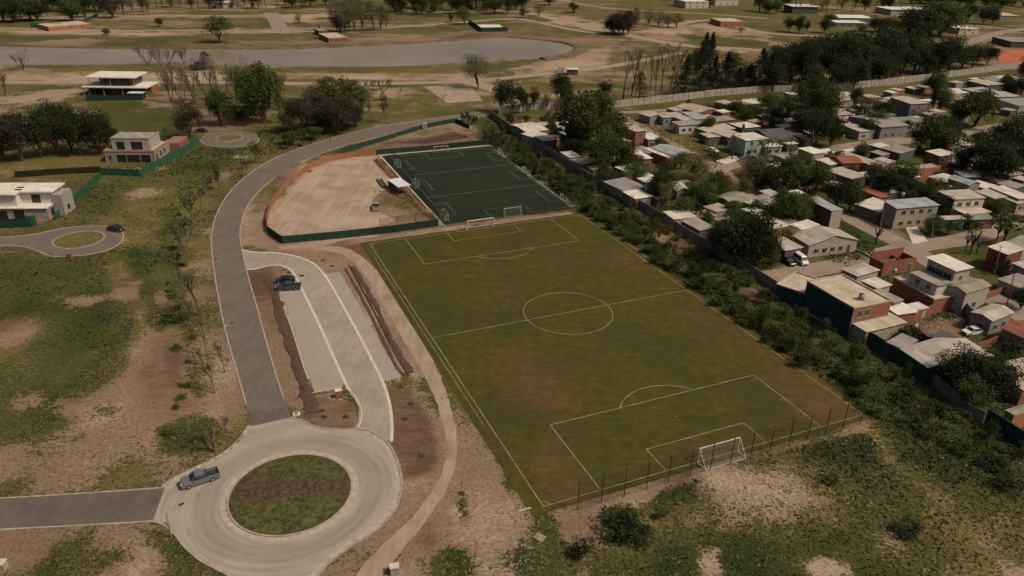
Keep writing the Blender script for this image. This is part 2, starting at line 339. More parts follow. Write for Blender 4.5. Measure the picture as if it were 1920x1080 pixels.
# ================================================================== GROUND
# where the cover changes: outline, grass amount, paleness of the soil, lushness, softness of the edge in metres
PAINT = [
 # far fields
 ([(0,0),(1920,0),(1920,130),(1450,170),(940,210),(0,210)], .46,.60,.40,20),
 ([(1180,0),(1920,0),(1920,30),(1900,50),(1500,75),(1330,45),(1180,30)], .80,.6,.30,8),
 ([(0,96),(620,94),(860,80),(1000,66),(1090,80),(1110,100),(1090,112),(1180,105),(1180,70),(1000,55),(860,66),(600,80),(0,76)], .35,.30,.2,4),
 ([(0,58),(560,60),(640,66),(860,50),(860,58),(640,76),(0,70)], .62,.5,.3,4),
 ([(0,56),(200,56),(560,60),(560,66),(0,64)], .15,.95,.3,3),
 ([(700,56),(900,44),(1100,52),(1180,60),(1180,72),(1000,60),(860,60)], .70,.4,.45,4),
 ([(470,28),(505,28),(525,56),(480,56)], .85,.5,.45,2),([(530,28),(555,28),(565,56),(548,56)], .8,.5,.4,2),
 ([(0,22),(420,26),(640,24),(640,34),(0,34)], .25,.95,.3,3),
 ([(640,6),(1000,6),(1000,16),(640,22)], .75,.6,.4,4),
 ([(980,20),(1060,30),(1180,58),(1320,42),(1440,60),(1440,75),(1250,62),(1120,62),(1000,34)], .12,.95,.2,3),
 ([(1270,60),(1440,76),(1440,90),(1330,84),(1270,70)], .82,.4,.6,3),
 ([(1120,90),(1170,85),(1150,120),(1000,135),(960,140),(960,122),(1060,112)], .18,.95,.2,3),
 ([(1360,85),(1600,90),(1600,140),(1360,140)], .6,.5,.4,6),
 ([(0,121),(700,125),(880,118),(1060,103),(1060,112),(900,128),(700,136),(0,136)], .78,.6,.28,2),
 ([(0,137),(880,136),(900,150),(0,152)], .30,.85,.2,3),
 ([(0,160),(180,158),(300,162),(700,160),(780,162),(780,166),(0,166)], .82,.5,.4,3),
 ([(0,170),(170,165),(170,180),(60,196),(0,210)], .22,.9,.3,3),
 ([(170,190),(330,185),(340,260),(200,262),(180,230)], .92,.5,.68,4),
 ([(640,165),(790,165),(800,200),(640,215)], .40,.75,.3,5),
 ([(780,165),(910,160),(960,200),(880,210),(700,232),(520,285),(460,290),(480,255),(640,215)], .58,.6,.28,5),
 ([(0,262),(200,272),(230,300),(160,325),(0,330)], .62,.7,.12,4),
 # development plots on the left
 ([(130,325),(330,300),(420,250),(560,245),(600,262),(440,335),(395,420),(330,480),(0,470),(0,440),(100,420)], .72,.6,.38,4),
 ([(150,340),(240,345),(235,395),(130,395)], .92,.5,.60,3),
 ([(240,365),(275,345),(330,350),(320,385),(270,400)], .30,.8,.3,4),
 ([(260,300),(380,265),(450,255),(430,300),(300,330)], .85,.5,.6,4),
 ([(225,405),(300,395),(340,420),(340,480),(240,480)], .42,.6,.3,4),
 ([(-300,470),(60,480),(200,478),(238,540),(236,640),(195,735),(100,790),(0,832),(-400,950)], .93,.5,.66,3),
 ([(-200,600),(70,615),(60,640),(-200,650)], .45,.4,.2,3),
 ([(205,480),(290,470),(300,560),(350,612),(356,800),(300,890),(0,925),(-200,940),(-200,880),(0,845),(150,790),(215,690),(238,600),(215,520)], .17,.62,.2,3),
 ([(287,612),(350,612),(360,720),(352,790),(250,800),(270,700)], .00,.36,.2,1.5),
 ([(318,620),(350,618),(358,790),(330,790)], .0,.18,.2,1.5),
 ([(250,490),(300,495),(300,560),(330,600),(300,620),(268,600)], .95,.4,.8,1.5),
 ([(290,550),(312,545),(312,580),(292,582)], .05,.4,.3,.7),
 ([(310,400),(350,400),(345,520),(375,640),(400,760),(390,830),(300,850),(290,800),(350,760),(345,650),(320,560)], .80,.45,.60,1.5),
 ([(390,330),(440,300),(405,400),(395,470),(420,620),(468,780),(466,800),(400,860),(400,760),(370,640),(352,520),(352,400)], .42,.62,.18,2),
 ([(0,845),(460,800),(400,868),(335,905),(305,916),(0,935)], .24,.55,.3,3),
 ([(160,800),(420,800),(440,825),(390,870),(250,880)], .28,.6,.3,2),
 ([(290,800),(400,790),(395,835),(300,845)], .93,.5,.75,1.5),
 ([(0,990),(286,980),(330,1003),(440,1085),(460,1300),(-300,1300),(-300,1000)], .30,.50,.35,3),
 ([(80,1030),(150,1015),(160,1060),(120,1130),(30,1130)], .97,.5,.85,1.5),([(150,1050),(215,1042),(225,1075),(150,1090)], .97,.5,.85,1.2),
 ([(235,1005),(340,1005),(380,1050),(300,1060),(240,1040)], .62,.6,.6,2),([(320,1050),(440,1090),(460,1150),(300,1120)], .85,.5,.7,2),
 ([(0,1000),(140,1000),(60,1060),(0,1070)], .05,.35,.2,2),
 # round the parking
 ([(440,380),(505,330),(500,420),(520,460),(690,455),(1035,965),(1010,1300),(520,1300),(600,1080),(760,930),(730,800),(600,480),(440,460)], -.12,.62,.25,1.5),
 ([(470,515),(515,500),(588,735),(600,800),(552,775),(500,640),(480,560)], -.25,.30,.2,.7),
 ([(590,738),(640,728),(672,755),(678,785),(660,806),(600,802),(560,785),(575,745)], -.25,.2,.2,.6),
 ([(720,713),(772,706),(800,760),(828,830),(822,890),(765,905),(740,850)], -.1,.02,.3,.8),
 ([(600,455),(660,450),(705,480),(760,560),(720,560),(650,480)], .05,.12,.2,.7),
 ([(690,455),(705,450),(860,690),(1025,945),(1040,960),(985,960),(900,800),(820,680),(760,560)], .50,.55,.35,1),
 ([(1005,930),(1035,965),(1090,1040),(1060,1050),(1010,990)], .97,.4,.9,1),
 ([(860,900),(1000,950),(1010,1090),(870,1090),(840,1000)], .10,.9,.5,3),
 ([(850,930),(880,930),(885,985),(848,990)], .80,.7,.75,1.2),([(830,1000),(900,1010),(890,1090),(810,1075)], .72,.7,.75,2),([(930,1020),(1000,1000),(1020,1090),(930,1090)], .72,.6,.7,2),
 ([(560,1120),(700,1010),(780,960),(800,990),(700,1120)], .2,.45,.3,1.5),
 # far end of the pitch and the yards
 ([(500,420),(530,457),(822,425),(1080,396),(1095,405),(690,460),(590,475),(500,470)], .12,.60,.2,1),
 ([(560,300),(640,287),(705,290),(720,300),(835,415),(530,452),(503,436),(500,410),(515,370)], .0,.85,.2,1),
 ([(690,365),(750,350),(812,410),(700,425)], .0,.25,.2,3),
 ([(640,290),(790,240),(855,232),(900,266),(705,288)], .05,.55,.2,1),
 ([(505,300),(560,300),(510,350),(495,420),(470,440),(470,400)], .2,.35,.2,1),
 # weedy belt and the rough ground beyond it
 ([(915,222),(945,238),(1120,349),(1213,399),(1330,470),(1466,560),(1590,627),(1745,720),(1850,790),(1960,850),(2100,1000),(1700,860),(1620,782),(1290,548),(1095,402),(920,272),(880,230)], .84,.3,.88,1.5),
 ([(1180,380),(1240,410),(1320,470),(1440,550),(1560,625),(1600,640),(1500,600),(1320,510),(1200,420)], .35,.12,.6,1.2),
 ([(1090,402),(1100,400),(1290,540),(1620,775),(1640,800),(1600,800),(1300,560)], .28,.45,.2,1),
 ([(1620,790),(1700,850),(1960,900),(2300,1100),(2300,1400),(980,1400),(1010,965),(1040,960),(1100,975),(1400,865)], .74,.66,.52,3),
 ([(1180,935),(1330,880),(1480,845),(1605,818),(1625,840),(1590,870),(1450,890),(1330,900),(1180,990)], .99,.5,.95,1),
 ([(1130,960),(1180,945),(1215,985),(1200,1030),(1130,1000)], .99,.5,1.0,1),
 ([(1040,960),(1110,960),(1130,1000),(1100,1050),(1060,1010)], .15,.42,.3,1),
 ([(1100,945),(1420,850),(1610,795),(1615,808),(1420,868),(1110,962)], .10,.42,.2,.8),
 ([(1370,880),(1450,865),(1570,880),(1600,925),(1520,965),(1380,960),(1350,920)], .50,.85,.5,3.5),
 ([(1250,1000),(1420,990),(1560,1000),(1640,1090),(1500,1200),(1100,1200),(1150,1040)], .95,.4,.95,3),
 ([(1300,1050),(1350,1030),(1380,1080),(1310,1100)], .3,.9,.4,1.5),([(1500,1060),(1560,1030),(1600,1075),(1520,1095)], .35,.9,.4,1.5),
 ([(1640,865),(1700,885),(1790,935),(1770,955),(1690,915)], .22,.40,.2,2),([(1740,960),(1900,1000),(1920,1080),(1800,1050)], .45,.6,.1,4),
 ([(1610,800),(1660,850),(1670,880),(1640,870)], .2,.7,.2,1),([(1700,825),(1760,830),(1790,860),(1740,860)], .25,.7,.2,1.5),
 ([(1600,940),(1740,950),(1700,1040),(1620,1030)], .50,.75,.35,3),
 ([(1690,780),(1920,880),(1960,960),(1850,900),(1720,850)], .93,.4,.75,2),
 # settlement
 ([(945,238),(1120,345),(1466,558),(1850,790),(2100,900),(2600,500),(2300,120),(1920,125),(1640,160),(1440,172),(1150,205)], .58,.10,.62,2),
 ([(1180,208),(1400,190),(1640,170),(1920,135),(1920,150),(1640,182),(1300,205),(1180,215)], .85,.4,.55,2),
 ([(1520,470),(1600,455),(1640,465),(1660,478),(1560,498),(1530,492)], .95,.4,.7,1),
 ([(1550,400),(1640,440),(1680,475),(1640,465),(1580,440)], .93,.4,.75,1),([(1640,410),(1800,440),(1710,455),(1690,440)], .93,.4,.75,1),
 ([(1400,505),(1470,495),(1530,520),(1470,545),(1440,530)], .05,.25,.3,1),
 ([(1715,610),(1800,600),(1830,630),(1760,655)], .03,.30,.2,1.5),([(1840,650),(1920,660),(1920,690),(1860,680)], .85,.4,.4,1),
 ([(1200,222),(1250,245),(1320,285),(1300,290),(1230,250),(1190,232)], .8,.5,.4,1),
]
def axis(parts):
    out = []
    for a, b, s in parts: out += list(np.arange(a, b, s))
    return np.array(out+[parts[-1][1]])
gx = axis([(-6000, -1500, 500), (-1500, -600, 60), (-600, -260, 6), (-260, -110, 2.2), (-110, 110, .7), (110, 300, 2), (300, 700, 6), (700, 1500, 60), (1500, 6000, 500)])
gy = axis([(-600, -100, 100), (-100, 40, 20), (40, 62, 2), (62, 240, .7), (240, 420, 1.6), (420, 1000, 4), (1000, 1800, 60), (1800, 8000, 600)])
GXm, GYm = np.meshgrid(gx, gy); PXY = np.stack([GXm.ravel(), GYm.ravel()], 1).astype(np.float32)
def inside_soft(pts, XY, soft):
    q = np.array([(p.x, p.y) for p in pts]); lo = q.min(0)-soft*1.5; hi = q.max(0)+soft*1.5
    idx = np.nonzero((XY[:, 0] > lo[0]) & (XY[:, 0] < hi[0]) & (XY[:, 1] > lo[1]) & (XY[:, 1] < hi[1]))[0]
    X = XY[idx]; ins = np.zeros(len(X), bool); d2 = np.full(len(X), 1e12)
    for i in range(len(q)):
        a = q[i-1]; b = q[i]; ab = b-a; L = max(1e-9, ab@ab)
        t = np.clip(((X-a)@ab)/L, 0, 1); e = X-(a+t[:, None]*ab); d2 = np.minimum(d2, (e*e).sum(1))
        if a[1] != b[1]:
            c = ((a[1] > X[:, 1]) != (b[1] > X[:, 1])); xi = (b[0]-a[0])*(X[:, 1]-a[1])/(b[1]-a[1])+a[0]; ins ^= c & (X[:, 0] < xi)
    d = np.sqrt(d2)*np.where(ins, 1, -1); w = np.clip(.5+d/(2*soft), 0, 1); return idx, w*w*(3-2*w)
COV = np.tile(np.array([.45, .5, .45], np.float32), (len(PXY), 1))
rr = np.random.RandomState(3)
# broad streaks of bare and green ground over the far plots
for k in range(420):
    y = rr.uniform(290, 980); x = rr.uniform(-520, 520+.3*y); L = rr.uniform(12, 60)*(1+y/900); wd = rr.uniform(1.5, 6)*(1+y/700); a = rr.normal(.03, .12)
    c_, s_ = math.cos(a), math.sin(a)
    idx = np.nonzero((abs(PXY[:, 0]-x) < L*1.3) & (abs(PXY[:, 1]-y) < L*.6+wd))[0]
    dx = PXY[idx, 0]-x; dy = PXY[idx, 1]-y; q = ((dx*c_+dy*s_)/L)**2+((-dx*s_+dy*c_)/wd)**2
    w = np.clip(1.3-q, 0, 1)[:, None]*.8; tgt = [(.1, .95, .3), (.9, .5, .55), (.75, .4, .25), (.25, .3, .3)][rr.randint(4)]
    COV[idx] = COV[idx]*(1-w)+np.array(tgt)*w
_x, _y = PXY[:, 0].astype(float), PXY[:, 1].astype(float); _k = np.clip((_y-120)/250, 0, 2)+.28
WX = _x.copy(); WY = _y.copy()
for fr, am in ((.06, 2.2), (.17, 1.3), (.43, .7), (.9, .35)):
    for j in range(3):
        a_ = rr.uniform(0, 6.28); ph = rr.uniform(0, 6.28, 2); q_ = (_x*math.cos(a_)+_y*math.sin(a_))*fr/(.6+_k*.4); WX += am*_k*np.sin(q_+ph[0])*.7; WY += am*_k*np.sin(q_*1.13+ph[1])*.7
WXY = np.stack([WX, WY], 1)
for pts, a, b, c, soft in PAINT:
    idx, w = inside_soft(PX(pts), WXY, soft*1.3)
    w = w[:, None]*.92; w[PXY[idx, 1] > 265] *= .78
    COV[idx] = COV[idx]*(1-w)+np.array([a, b, c])*w
# smaller tufts and scrapes
def blobs(X, C, n, x0, x1, y0, y1, r0, r1, amp, seed):
    g = np.random.RandomState(seed)
    for k in range(n):
        x, y, r = g.uniform(x0, x1), g.uniform(y0, y1), g.uniform(r0, r1); s = g.uniform(.5, 2)
        idx = np.nonzero((abs(X[:, 0]-x) < r*2) & (abs(X[:, 1]-y) < r*2))[0]
        q = ((X[idx, 0]-x)**2*s+(X[idx, 1]-y)**2/s)/(r*r); w = np.exp(-q*1.5)
        C[idx, 0] += w*g.normal(0, amp); C[idx, 2] += w*g.normal(0, amp*.8); C[idx, 1] += w*g.normal(0, amp*.7)
blobs(PXY, COV, 1500, -100, 130, 60, 260, 1, 6, .20, 5); blobs(PXY, COV, 500, -100, 130, 60, 260, 4, 12, .16, 6); blobs(PXY, COV, 1500, -500, 700, 260, 950, 4, 22, .24, 7)
COV = np.clip(COV, -.3, 1)
nx, ny = len(gx), len(gy)
me = bpy.data.meshes.new('ground'); nv = nx*ny; me.vertices.add(nv)
co = np.zeros((nv, 3), np.float32); co[:, :2] = PXY; me.vertices.foreach_set('co', co.ravel())
ii = (np.arange(ny-1)[:, None]*nx+np.arange(nx-1)[None]).ravel(); q = np.stack([ii, ii+1, ii+nx+1, ii+nx], 1).astype(np.int32)
me.loops.add(q.size); me.loops.foreach_set('vertex_index', q.ravel()); me.polygons.add(len(q)); me.polygons.foreach_set('loop_start', np.arange(0, q.size, 4, dtype=np.int32))
at = me.attributes.new('cover', 'FLOAT_COLOR', 'POINT'); at.data.foreach_set('color', np.concatenate([COV, np.ones((nv, 1))], 1).astype(np.float32).ravel())
me.update(calc_edges=True); me.materials.append(MAT['ground'])
tag_o = bpy.data.objects.new('ground', me); col.objects.link(tag_o); tag_o['kind'] = 'structure'
def cover_at(x, y):
    i = np.searchsorted(gx, x)-1; j = np.searchsorted(gy, y)-1
    return COV[min(max(j, 0), ny-1)*nx+min(max(i, 0), nx-1)]
# ------------------------------------------------------------------ lake
lk = PX([(-500,124),(0,122),(200,121),(300,120),(450,123),(600,125),(720,125),(800,122),(870,117),(950,113),(1010,110),(1050,104),(1072,95),(1072,88),(1050,81),(1000,75),(950,71),(900,73),(860,77),(780,82),(700,86),(620,90),(500,93),(300,92),(150,91),(0,87),(-500,84)])
lk = [lk[0]]+spline(lk[1:-1], 4)+[lk[-1]]
poly('lake', lk, .03, MAT['water'])
shore = lk[len(lk)//2-12:]
b = MB(); N = normals2(shore)
rng = random.Random(2); vs = []
for p, n in zip(shore, N):
    j = rng.uniform(.6, 1.2)
    for d, z in ((-.2, .02), (-.8, .75*j), (-3, 1.0*j), (-9, .01)): v = p+n*d; vs.append((v.x, v.y, z))
b.add(vs, [(4*i+k, 4*i+4+k, 4*i+5+k, 4*i+1+k) for i in range(len(shore)-1) for k in range(3)])
o = b.build('lake_bank', M('bank_soil', (.13, .10, .05), lo=.6, scale=.15)); o['kind'] = 'structure'
# ------------------------------------------------------------------ main curved road
L1 = PX([(474,799),(465,770),(445,700),(425,630),(408,550),(398,480),(397,440),(408,398),(440,350),(500,305),(560,279),(640,254),(720,236),(800,224),(880,213),(916,209)])
R1 = PX([(546,783),(526,730),(502,650),(480,570),(463,510),(454,468),(450,435),(458,400),(476,370),(516,333),(565,304),(640,275),(700,260),(780,240),(860,224),(918,217)])
La, Ra = strip('asphalt_road', L1, R1, .03, MAT['asphalt'])
kerb('kerb', [p for p in La[2:]], .30, .12); kerb('kerb', [p for p in Ra[2:44]], .30, .12); kerb('kerb', [p for p in Ra[48:]], .30, .12)
poly('asphalt_patch', PX([(470,797),(464,768),(467,766),(500,772),(533,764),(545,782)]), .036, MAT['asphalt2'])
# ------------------------------------------------------------------ roundabout
RC = Vector((-30.2, 82.75, 0))
outer_r = spline(PX([(668,803),(700,812),(728,832),(744,862),(753,900),(748,940),(730,968),(700,998),(650,1030),(620,1053),(595,1082),(560,1125),(540,1200)]), 5)
outer_l = spline(PX([(286,978),(307,985),(326,1001),(346,1026),(376,1052),(420,1075),(445,1090),(470,1130),(480,1200)]), 5)
top_l = spline(PX([(474,799),(455,826),(428,850),(400,866),(360,886),(330,902),(309,915)]), 5)
isl_edge = PX([(546,783),(560,787)]) + spline(PX([(566,788),(590,800),(620,805),(650,806),(668,803)]), 4)
poly('roundabout_road', isl_edge+outer_r[1:]+outer_l[::-1]+top_l[::-1], .028, MAT['ring'])
strip('side_road', PX([(-260,946),(-100,940),(0,935),(150,926),(309,915)]), PX([(-260,1018),(-100,1003),(0,994),(150,986),(286,978)]), .032, MAT['asphalt2'])
circ = [RC+Vector((8.35*math.cos(a), 8.35*math.sin(a), 0)) for a in np.linspace(0, 2*math.pi, 73)[:-1]]
kerb('kerb', circ, .28, .16, True); kerb('gutter', circ, .75, .012, True, MAT['gutter2'], off=-.55, z0=.030)
for pts in (outer_r, outer_l, top_l): kerb('kerb', pts, .28, .14); 
kerb('gutter', outer_r[3:], .7, .012, False, MAT['gutter2'], off=-.52, z0=.030)
kerb('gutter', top_l, .7, .012, False, MAT['gutter2'], off=-.5, z0=.030)
kerb('kerb', spline(PX([(-260,946),(-100,940),(0,935),(150,926),(309,915)]), 4), .25, .12); kerb('kerb', spline(PX([(-260,1018),(-100,1003),(0,994),(150,986),(286,978)]), 4), .25, .12)
# planted middle
ix = np.arange(-8.3, 8.31, .35); b = MB(); vs = []; keep = {}
ism = NT('island_grass', .95, .1)
_a = ism.n('ShaderNodeAttribute', attribute_name='cover'); _s = ism.n('ShaderNodeSeparateColor'); ism.l(_a.outputs['Color'], _s.inputs[0])
_n = ism.noise(1.6, 7, .75); _n2 = ism.noise(.5, 4, .6)
_g = ism.mix(ism.ramp(_n, .38, .62), GRASS[2], (.105, .10, .035)); _g = ism.mix(ism.ramp(_n2, .55, .7, 0, .6), _g, (.17, .115, .06))
_d = ism.mix(ism.ramp(_n, .35, .65), (.035, .022, .018), (.125, .075, .055))
ism.out(ism.mix(ism.ramp(ism.mth('ADD', _s.outputs[0], ism.mth('MULTIPLY', ism.mth('SUBTRACT', _n, .5), 2.2)), .3, .8, 0, .85), _g, _d), _n, 1, .25)
for jy, y in enumerate(ix):
    for jx, x in enumerate(ix):
        if x*x+y*y < 8.25**2: keep[(jx, jy)] = len(vs); vs.append((RC.x+x, RC.y+y, .12+.35*(1-(x*x+y*y)/68)+rng.uniform(-.03, .03)))
fs = [(keep[(i, j)], keep[(i+1, j)], keep[(i+1, j+1)], keep[(i, j+1)]) for (i, j) in keep if (i+1, j) in keep and (i+1, j+1) in keep and (i, j+1) in keep]
b.add(vs, fs); o = b.build('island_ground', ism.m, smooth=True); o['kind'] = 'structure'
ca = o.data.attributes.new('cover', 'FLOAT_COLOR', 'POINT')
for k, v in enumerate(vs):
    px, py = pix(v); yc = 908+(px-546)*-.02; hh = 34 if px < 520 else 24
    w = max(0, min(1, 1.25-abs(py-yc-6)/hh)); ca.data[k].color = (w, w, w, 1)
bb = MB(); bb.add([(RC.x+8.3*math.cos(a), RC.y+8.3*math.sin(a), z) for z in (.02, .14) for a in np.linspace(0, 2*math.pi, 49)[:-1]]+[], [(k, (k+1) % 48, 48+(k+1) % 48, 48+k) for k in range(48)])
bb.add([(RC.x+8.3*math.cos(a), RC.y+8.3*math.sin(a), .10) for a in np.linspace(0, 2*math.pi, 49)[:-1]], [tuple(range(48))]); o = bb.build('island_base', M('island_soil', (.07, .055, .03))); o['kind'] = 'structure'
# ------------------------------------------------------------------ parking: drive, stalls, gutters
outd = spline(PX([(452,469),(480,473),(515,474),(548,479),(578,489),(598,503),(615,525),(640,568),(670,622),(700,680),(720,722),(731,760),(735,800),(734,828)]), 5)
ind = spline(PX([(462,506),(482,504),(505,498),(525,498),(543,505),(556,522),(575,560),(600,612),(625,668),(645,712),(655,732),(668,750),(676,770),(675,790),(668,803)]), 5)
poly('parking_drive', outd+ind[::-1], .030, MAT['concrete'])
poly('parking_stalls', PX([(515,528),(556,523),(576,562),(600,612),(625,668),(641,705),(646,718),(640,726),(620,730),(587,737),(570,690),(548,620),(530,570)]), .026, MAT['paver'])
poly('parking_stalls', PX([(606,513),(637,510),(655,540),(678,580),(705,628),(735,680),(752,706),(740,711),(716,716),(700,678),(670,620),(640,566)]), .026, MAT['paver'])
kerb('gutter', outd, .50, .013, False, MAT['gutter'], z0=.031); kerb('gutter', ind, .50, .013, False, MAT['gutter'], z0=.031)
kerb('kerb', spline(PX([(668,803),(676,785),(675,768),(662,742),(648,728)]), 4), .25, .13); kerb('kerb', isl_edge, .28, .13)
kerb('kerb', PX([(515,528),(530,570),(548,620),(570,690),(587,737),(640,726)]), .14, .08, m=MAT['gutter'])
# slopes of raw soil: left bank of the stalls and the trench on the right
def heap(name, pts, w, h, m, seed, label=None):
    pts = spline(pts, 10); N = normals2(pts); r_ = random.Random(seed); vs = []; K = 9; ww = [r_.uniform(.55, 1.3) for _ in range(len(pts)+4)]; hh = [r_.uniform(.3, 1.4) for _ in range(len(pts)+4)]; of = [r_.uniform(-.22, .22) for _ in range(len(pts)+4)]
    av = lambda L, i: (L[i]+L[i+1]+L[i+2])/3
    for i, (p, n) in enumerate(zip(pts, N)):
        for k in range(K):
            s_ = (k/(K-1)-.5)*2; z = h*av(hh, i)*(1-s_*s_)*r_.uniform(.55, 1.3) if 0 < k < K-1 else -.02
            v = p+n*(s_*w/2*av(ww, i)*r_.uniform(.8, 1.15)+av(of, i)*w); vs.append((v.x, v.y, z))
    b = MB(); b.add(vs, [(K*i+k, K*i+K+k, K*i+K+k+1, K*i+k+1) for i in range(len(pts)-1) for k in range(K-1)]); o = b.build(name, m, smooth=False)
    o['kind'] = 'structure'; return o
heap('soil_bank', PX([(503,520),(520,570),(545,640),(562,695),(578,740),(585,775)]), 2.6, .22, MAT['soilheap'], 1)
heap('soil_bank', PX([(662,500),(690,545),(712,592),(735,640),(752,668),(770,700)]), 1.4, .16, MAT['soilheap'], 2)
heap('soil_bank', PX([(648,503),(668,540),(695,590),(722,645),(745,690),(760,706)]), .9, .08, MAT['soilheap'], 3)
kerb('trench', spline(PX([(654,497),(680,545),(705,592),(730,642),(748,675),(766,705)]), 4), .45, .012, m=MAT['pit'])
# sandy track that curves past the parking
tl = PX([(575,466),(600,470),(640,476),(675,505),(705,550),(740,610),(775,668),(808,730),(830,790),(838,850),(818,910),(780,960),(730,1010),(680,1060),(640,1120)])
tr = PX([(580,458),(610,462),(652,466),(700,500),(735,550),(770,606),(802,660),(832,720),(852,790),(856,860),(836,920),(800,975),(755,1030),(715,1080),(680,1140)])
strip('sandy_track', tl, tr, .018, MAT['sand'], .13)
strip('sandy_path', PX([(520,462),(590,455),(640,442),(720,432),(822,420)]), PX([(525,468),(600,462),(650,450),(730,441),(828,428)]), .016, MAT['sand'], .2)
poly('yard_sand', spline(PX([(520,432),(514,405),(530,375),(556,345),(590,318),(630,303),(690,301),(716,322),(735,345),(700,372),(706,395),(740,415),(640,437),(560,447),(520,432)]), 4)[:-1], .014, MAT['yard'])
# ------------------------------------------------------------------ cul-de-sacs
def culdesac(pts, ic, r, m):
    pts = spline(PX(pts), 5); poly('cul_de_sac', pts, .03, m); kerb('kerb', pts, .3, .12)
    ci = [ic+Vector((r*math.cos(a), r*math.sin(a), 0)) for a in np.linspace(0, 2*math.pi, 41)[:-1]]
    poly('island_ground', ci, .12, MAT['ground_plain']); kerb('kerb', ci, .35, .16, True)
t = NT('short_grass', .95, .1); n_ = t.noise(.8, 6, .7); MAT['ground_plain'] = t.out(t.mix(t.ramp(n_, .35, .65), GRASS[1], (.15, .115, .045)), n_, .6, .15)
c1 = P(148, 450); culdesac([(-200,452),(0,445),(60,440),(120,428),(180,424),(215,428),(231,438),(226,455),(205,468),(170,477),(130,481),(92,480),(60,467),(30,462),(0,461),(-200,470)], c1, 5.6, MAT['asphalt'])
c2 = P(430, 259); culdesac([(383,252),(415,249),(455,248),(480,254),(485,262),(478,270),(450,275),(415,276),(385,272),(375,262)], c2, 4.6, MAT['asphalt'])
# far roads
def track(name, pts, w, m, z=.02):
    p = spline(PX(pts), 6); b = MB(); N = normals2(p)
    b.add([tuple(a+n*(w/2)+Vector((0, 0, z))) for a, n in zip(p, N)]+[tuple(a-n*(w/2)+Vector((0, 0, z))) for a, n in zip(p, N)], [(i, i+len(p), i+len(p)+1, i+1) for i in range(len(p)-1)])
    o = b.build(name, m)
    if o.data.polygons[0].normal.z < 0: o.data.flip_normals()
    o['kind'] = 'structure'; return o
track('dirt_road', [(-300,158),(0,155),(300,153),(600,157),(800,155),(870,152),(960,145),(1100,130),(1180,118),(1280,98)], 7, MAT['dirt'])
track('dirt_road', [(870,152),(925,166),(960,180),(1010,195)], 10, MAT['dirt'], .024)
track('dirt_road', [(-300,56),(0,53),(200,57),(480,57),(620,60)], 6, MAT['dirt'])
track('dirt_road', [(507,24),(515,35),(528,57)], 11, MAT['street'], .026)
track('dirt_road', [(700,54),(850,43),(960,35),(1000,40),(1100,60),(1180,62)], 6, MAT['dirt'])
track('dirt_road', [(960,18),(1060,40),(1150,60),(1250,80),(1400,98)], 10, MAT['dirt'], .028)
track('dirt_road', [(1250,50),(1330,38),(1440,62),(1600,70),(1700,80)], 9, MAT['dirt'], .024)
track('dirt_road', [(1060,0),(1100,10),(1200,20),(1310,25),(1440,35)], 6, MAT['dirt'])
track('dirt_road', [(1330,88),(1440,95),(1560,108)], 9, MAT['dirt'], .022)
track('dirt_road', [(1800,90),(1840,72),(1880,60),(1960,50)], 9, MAT['street'], .024); track('dirt_road', [(1780,45),(1830,48),(1900,55)], 7, MAT['street'], .02)
track('dirt_road', [(-300,196),(0,193),(60,185),(160,170),(300,160)], 4, MAT['dirt'], .016)
track('dirt_road', [(0,36),(300,30),(700,26),(1000,16)], 5, MAT['dirt'], .015)
poly('house_slab', PX([(795,163),(880,160),(906,190),(838,194)]), .15, MAT['sand'])
poly('clay_courts', PX([(1868,97),(1925,92),(1925,122),(1878,125)]), .04, M('clay', (.36, .10, .045), lo=.85, scale=.1))
kerb('court_line', PX([(1870,106),(1925,102)]), .4, .01, m=MAT['line'], z0=.05); kerb('court_line', PX([(1872,116),(1925,110)]), .4, .01, m=MAT['line'], z0=.05)
# settlement streets
track('street', [(1520,380),(1560,395),(1600,412),(1645,435),(1700,462),(1760,500),(1840,545),(1930,600)], 6.5, MAT['street'])
track('street', [(1440,520),(1520,507),(1600,492),(1665,474),(1720,462),(1800,450),(1850,436),(1890,420),(1950,400)], 6.5, MAT['street'], .024)
track('street', [(1100,208),(1150,213),(1175,226),(1210,245),(1260,272),(1300,292),(1345,318),(1380,340)], 6, MAT['street'])
track('street', [(1330,322),(1400,300),(1480,290),(1560,280),(1640,268),(1720,262),(1800,250),(1860,240),(1960,225)], 7.5, MAT['street'], .024)
track('street', [(1150,212),(1240,207),(1300,203)], 4, MAT['street'], .016)
poly('pavement', PX([(1697,425),(1718,423),(1740,452),(1712,458)]), .04, MAT['gutter'])
poly('pavement', PX([(1340,302),(1378,292),(1392,298),(1362,308)]), .04, MAT['gutter'])
